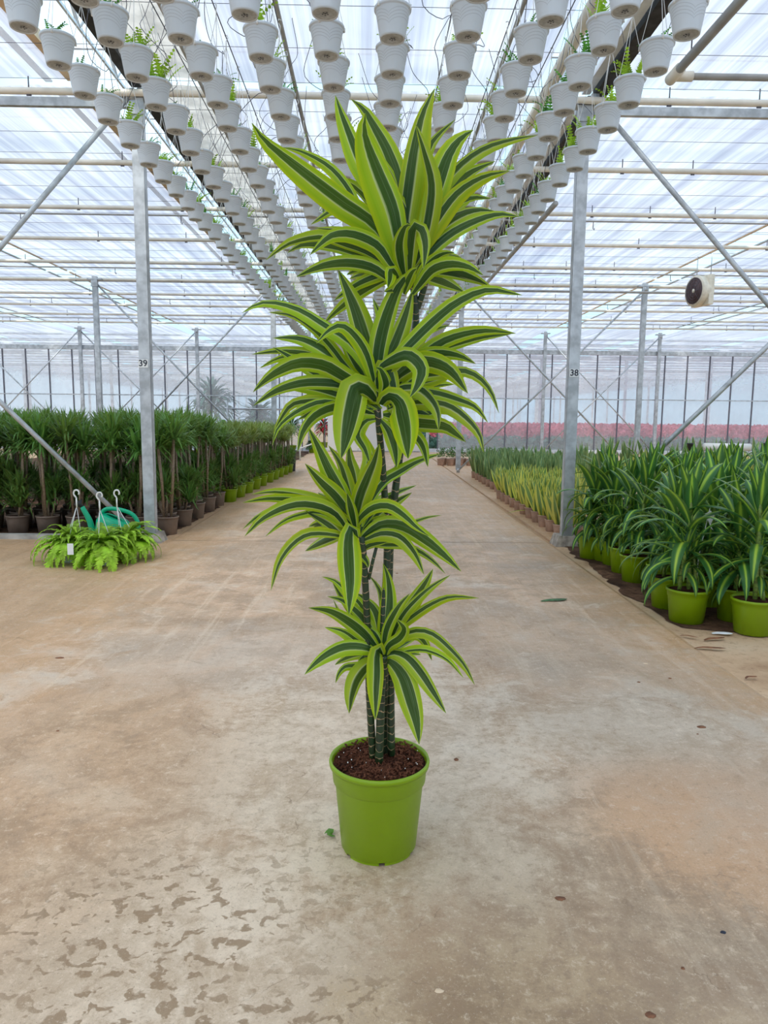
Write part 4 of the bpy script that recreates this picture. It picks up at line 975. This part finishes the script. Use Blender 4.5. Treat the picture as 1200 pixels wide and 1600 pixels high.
for k, (px, hpx, lab, cur, z) in enumerate(((112, (119, 772), 'leafy light green fern with a straight white hanger, left of the three', False, .0), (160, (155, 776), 'leafy light green fern with a curled white hook, in front of the watering can spout', True, .0), (200, (182, 772), 'leafy fern with a white hook in front of the green watering can body', True, .0))):
    p = at_depth(px, 860, fy+(.0, -.12, .12)[k]); root = empty('fern', (p.x, p.y, -.006)); tag(root, lab, 'fern', 'ferns in hanging pots set down by the left post')
    link('pot', wpot, root, (0, 0, 0), None, 1.05)
    t = at_depth(hpx[0], hpx[1], p.y); mb = MB(); hook_hanger(mb, (0, 0, .14), (t.x-p.x, 0, t.z+.006)); mb.obj('hanger', M['string_white'], root)
    rr = random.Random(60+k)
    for i in range(110):
        a = i*2.399; s = rr.uniform(.8, 1.35); link('frond', fronds[i % 8], root, (0, 0, .13), (0, rr.uniform(.0, .75) if i % 2 else rr.uniform(-.7, .2), a), s*(1.0 if i % 2 else .78))
mb = MB(); q = at_depth(110, 858, 5.5); mb.box((0, 0, 0), (.045, .003, .085)); tag(mb.obj('fern_label', M['label_white'], None, False, q), 'small white care label hanging below the left fern', 'label')
cn = empty('watering_can', (at_depth(180, 840, 6.4).x, 6.4, -.006)); cn.scale = (1.08, 1.08, 1.1); tag(cn, 'green plastic watering can with black rose behind the ferns', 'watering can')
prof = [(.10, 0), (.13, .01), (.14, .12), (.125, .23), (.10, .27), (.06, .285), (.055, .275)]
mb = MB(); vs = []; fs = []; nn_ = 28
for (r_, z) in prof:
    for k in range(nn_): a = 2*math.pi*k/nn_; vs.append((1.15*r_*math.cos(a)+.2*(z-.1)*0, .8*r_*math.sin(a), z+(.03*math.cos(a)*-1 if z > .2 else 0)))
for i in range(len(prof)-1):
    for k in range(nn_): fs.append((i*nn_+k, i*nn_+(k+1) % nn_, (i+1)*nn_+(k+1) % nn_, (i+1)*nn_+k))
mb.add(vs, fs); mb.obj('body', M['can_green'], cn)
mb = MB(); mb.tube(crom([(-.10, 0, .06), (-.17, 0, .14), (-.20, 0, .25), (-.255, 0, .36)], 12), [.032-.0012*i for i in range(12)], 12); mb.obj('spout', M['can_green'], cn)
mb = MB(); mb.tube([(-.25, 0, .352), (-.275, 0, .375), (-.29, 0, .40)], [.016, .02, .042], 14); mb.obj('rose', M['black_plastic'], cn)
mb = MB(); mb.tube(crom([(-.10, 0, .22), (-.105, 0, .30), (-.06, 0, .345), (.05, 0, .34), (.15, 0, .30), (.19, 0, .22), (.17, 0, .12), (.13, 0, .07)], 30), .0165, 12); mb.obj('handle', M['can_green'], cn)
mb = MB(); mb.tube([(-.15, 0, .17), (-.09, 0, .22)], .01, 8); mb.obj('spout_brace', M['can_green'], cn)

# ------------------------------------------------------------------ FAN, PIPE, SMALL THINGS
fp = at_depth(1092, 455, 13.7); fn = empty('circulation_fan', fp, R(12)); tag(fn, 'round white circulation fan with dark grille hanging under the right screens', 'fan')
mb = MB(); vs = []; 
mb.tube([(-.10, 0, 0), (-.07, 0, 0), (.10, 0, 0), (.16, 0, 0)], [.27, .275, .25, .22], 32); mb.obj('housing', M['fan_white'], fn)
mb = MB(); mb.box((.08, 0, 0), (.10, .50, .52)); mb.obj('frame_plate', M['fan_white'], fn, False)
mb = MB(); mb.tube([(-.106, 0, 0), (-.101, 0, 0)], .235, 32); gr = mb.obj('grille', M['fan_dark'], fn)
mb = MB()
for r_ in (.05, .10, .15, .20, .235):
    mb.tube([(-.112, r_*math.cos(a*.3927), r_*math.sin(a*.3927)) for a in range(17)], .003, 4, caps=False)
for a in range(8): mb.tube([(-.112, .03*math.cos(a*.785), .03*math.sin(a*.785)), (-.112, .24*math.cos(a*.785), .24*math.sin(a*.785))], .003, 4)
mb.obj('guard_wires', M['wire'], gr)
mb = MB(); mb.tube([(-.118, 0, 0), (-.104, 0, 0)], .035, 12); mb.obj('hub', M['fan_white'], fn)
mb = MB(); mb.tube([(.08, -.2, .24), (.08, -.2, .68)], .008, 6); mb.tube([(.08, .2, .24), (.08, .2, .68)], .008, 6); mb.obj('suspension_rods', M['steel'], fn)
def cyl_between(name, a, b, r, mat, lab, cat, grp=None):
    mb = MB(); mb.tube([a, b], r, 16); return tag(mb.obj(name, mat), lab, cat, grp)
a = at_depth(1100, 698, 9.6); b = at_depth(1172, 699, 9.6)
e = empty('drain_pipe', a); tag(e, 'white plastic pipe end lying level above the corn plants at right', 'pipe')
mb = MB(); mb.tube([(0, 0, 0), b-a], .048, 16); mb.obj('tube', M['white_pvc'], e); mb = MB(); mb.box((.1, 0, -.3), (.04, .04, .55)); mb.box((.5, 0, -.3), (.04, .04, .55)); mb.obj('stand', M['steel'], e, False)
for k, (px, lab) in enumerate(((1078, 'dark grey plastic cup left of the white pipe end'), (1198, 'dark grey plastic cup at the right edge beside the white pipe end'))):
    p = at_depth(px, 706, 9.6); mb = MB(); mb.lathe([(.001, 0), (.035, 0), (.042, .1), (.047, .1), (.047, .115), (.03, .115)], 16)
    mb.box((0, 0, -.35), (.025, .025, .7)); tag(mb.obj('pipe_cap', M['dark_bin'], None, True, (p.x, p.y, p.z)), lab, 'cup')
# black bin and trolley left of the far doorway
p = on_floor(452, 736); bn = MB(); bn.lathe([(.001, 0), (.13, 0), (.15, .42), (.16, .42), (.16, .45), (.14, .45), (.13, .05)], 24)
tag(bn.obj('dark_bin', M['dark_bin'], None, True, (p.x, p.y, 0)), 'dark grey tub at the far end of the left plants', 'bin')
p = on_floor(447, 722); tr = empty('plant_trolley', (p.x, 19.6, 0)); tag(tr, 'white tubular trolley frame behind the dark tub on the left', 'trolley')
for dx in (-.22, .30):
    mb = MB(); mb.tube([(dx, 0, 0), (dx, 0, 1.05 if dx < 0 else .75)], .02, 8); mb.obj('upright', M['white_pvc'], tr)
mb = MB(); mb.tube([(-.22, 0, .12), (.75, 0, .5)], .018, 8); mb.obj('push_bar', M['white_pvc'], tr); mb = MB(); mb.tube([(-1.6, 0, 1.35), (.0, 0, 1.35)], .022, 8); mb.tube([(-1.6, 0, 0), (-1.6, 0, 1.55)], .022, 8); mb.obj('rail', M['steel'], tr)
# leafy plants at the far left, in front of the glass wall
def shrub(p, h, r_, lab, seed, mat='shrub_leaf', red=0, pot=True, big=.09):
    rr = random.Random(seed); root = empty('leafy_plant', (p[0], p[1], 0)); tag(root, lab, 'plant')
    if pot: link('pot', lime_small, root, (0, 0, 0), None, 1.3)
    mb = MB()
    for i in range(160):
        a = rr.uniform(0, 6.28); e = rr.uniform(-.2, 1.4); q = Vector((math.cos(a)*math.cos(e)*r_*.25, math.sin(a)*math.cos(e)*r_*.25, h*(.55+.35*rr.random())))
        pts = arch(r_*rr.uniform(.6, 1), e, 1.2, 5); rot = Matrix.Rotation(a, 3, 'Z'); blade(mb, [rot @ x+q for x in pts], big*rr.uniform(.6, 1), .3, .5, .2, 1 if rr.random() < red else 0, cols=(-1, 0, 1))
    mb.obj('foliage', [M[mat], M['red_flower']], root)
    mb = MB(); mb.tube([(0, 0, .1), (0, 0, h*.6)], .02, 6); mb.obj('stem', M['brown_cane'], root)
shrub((-4.75, 20.5), 1.15, .42, 'bushy bright green plant beside the far left glass wall', 1)
shrub((-4.1, 20.8), 1.0, .4, 'pale green leafy plant right of the bushy one at the far wall', 2)
shrub((-3.6, 20.2), .9, .35, 'low light green leafy plant nearest the doorway on the left', 3)
shrub((-2.55, 23.6), 1.1, .5, 'spiky dark green plant in a lime pot near the doorway', 4, 'jade_leaf', 0, True, .05)
shrub((-1.9, 23.9), .35, .28, 'low lime-potted plant beside the far doorway', 5, 'jade_leaf')
shrub((-1.72, 26.5), 1.05, .4, 'red flowering plant seen through the gap beside the white doors', 6, 'jade_leaf', .45, True, .07)
shrub((-5.9, 27.5), 2.3, 1.1, 'blurry blue-green tree behind the frosted glass on the left', 7, 'bluegreen_leaf', 0, False, .16)
shrub((-4.3, 28.2), 1.5, .9, 'blurry blue-green shrub behind the frosted glass, right of the tree', 8, 'bluegreen_leaf', 0, False, .16)
# pink flower field behind the glass
def field(name, x0, x1, y0, y1, z0, z1, n, sz, mat, lab):
    rr = random.Random(n); mb = MB()
    for i in range(n):
        c = Vector((rr.uniform(x0, x1), y0+(y1-y0)*rr.random()**1.4, rr.uniform(z0, z1))); u_ = Vector((rr.uniform(-1, 1), rr.uniform(-.3, .3), rr.uniform(-.4, 1))).normalized()*sz; v = Vector((rr.uniform(-1, 1), rr.uniform(-.5, .5), rr.uniform(-1, 1))).normalized()*sz
        mb.add([c-u_*.5, c+v*.5, c+u_*.5, c-v*.5], [(0, 1, 2, 3)])
    tag(mb.obj(name, mat, None, False), lab, 'flowers', kind='stuff')
field('pink_flowers', 2.2, 20, 27, 38, .42, .92, 14000, .16, M['pink_flower'], 'blurry pink flower beds in the hall behind the far glass wall')
field('flower_foliage', 1.0, 20, 26.6, 38, .0, .5, 14000, .20, M['bluegreen_leaf'], 'blue-green foliage under the pink flowers behind the glass')

# ------------------------------------------------------------------ LITTER ON THE DRIVEWAY
def clod(px, py, r_, lab, mat='dry_leaf', flat=.5, st=1.5, seed=0):
    rr = random.Random(seed+px); p = on_floor(px, py); mb = MB(); vs = []; fs = []; n = 9
    for i, (k, z) in enumerate(((1, 0), (.9, .45), (.5, .9), (.05, 1))):
        for j in range(n): a = 6.283*j/n; q_ = k*rr.uniform(.75, 1.2); vs.append((r_*st*q_*math.cos(a), r_*q_*math.sin(a), z*r_*flat*rr.uniform(.8, 1.1)))
    for i in range(3):
        for j in range(n): fs.append((i*n+j, i*n+(j+1) % n, (i+1)*n+(j+1) % n, (i+1)*n+j))
    mb.add(vs, fs); z0 = 0.0 if -1.86 < p.x < 1.68 else -.008
    tag(mb.obj('debris', M[mat], None, True, (p.x, p.y, z0)), lab, 'debris', 'litter on the driveway')
    bpy.data.objects[-1] if False else None
clod(713, 1187, .011, 'reddish brown bark flake right of the main pot', st=.8)
clod(1096, 1136, .012, 'dark brown clod on the right side of the driveway', flat=.4)
clod(1130, 1457, .006, 'round black crumb near the lower right corner', 'ink', .6, 1.1)
clod(1067, 1513, .0045, 'small dark crumb left of the lower right corner crumb', st=1.1)
clod(1016, 1586, .009, 'flat brown crumb at the bottom right edge', flat=.2, st=1.3)
clod(875, 1404, .009, 'thin brown smear of dirt right of the pot', flat=.15, st=1.7)
clod(93, 1028, .012, 'brown dirt speck on the left of the driveway', flat=.3, st=1.8)
clod(1090, 1187-60+20, .004, 'tiny brown crumb above the brown clod', st=1.2)
clod(1047, 1060, .006, 'small brown crumb, upper right driveway', st=1.4)
clod(998, 1066, .006, 'small dark crumb left of the upper right one', st=1.4)
clod(1009, 1037, .010, 'little pale yellow pebble on the right driveway', 'tan_strip', .3, 1.2)
clod(90, 1112+30, .005, 'tiny dark speck on the left dusty floor', st=1.3)
clod(620, 1166-1166+896, .008, 'small dark fleck behind the plant', st=1.5)
clod(686, 1548, .006, 'small pale chip at the bottom middle', 'tan_strip', .3, 1.6)
clod(715+1, 893-3, .010, 'brown scrap right of the hanging leaf tip', flat=.3, st=1.4)
def scrap(px, py, L, w, rz, lab, mat):
    p = on_floor(px, py); mb = MB(); blade(mb, crom([(0, 0, .003), (L*.3, .01, .010), (L*.7, -.008, .014), (L, .01, .004)], 8), w, .3, .5, .3)
    o = mb.obj('fallen_leaf', M[mat], None, True, (p.x, p.y, .002 if abs(p.x) < 1.7 else -.004)); o.rotation_euler = (0, 0, rz); tag(o, lab, 'leaf', 'fallen leaves and scraps')
scrap(845, 940, .20, .055, .25, 'curled dark green leaf lying alone on the right of the driveway', 'green_scrap')
scrap(1085, 1012, .17, .03, -.1, 'dry brown leaf in front of the nearest corn plant pot', 'dry_leaf')
scrap(1100, 1000, .15, .03, .3, 'upper dry brown leaf by the edge of the dark soil', 'dry_leaf')
scrap(1112, 989, .12, .05, -.1, 'crumpled white scrap beside the lime pots', 'label_white')
scrap(1062, 993, .1, .02, -.5, 'brown leaf bit below the pot with the tag stick', 'dry_leaf')
scrap(1165, 1060, .07, .02, .3, 'small dry leaf near the right edge of the driveway', 'dry_leaf')
scrap(523, 1308, .03, .02, 2.6, 'small green leaf against the left side of the main pot', 'shrub_leaf')
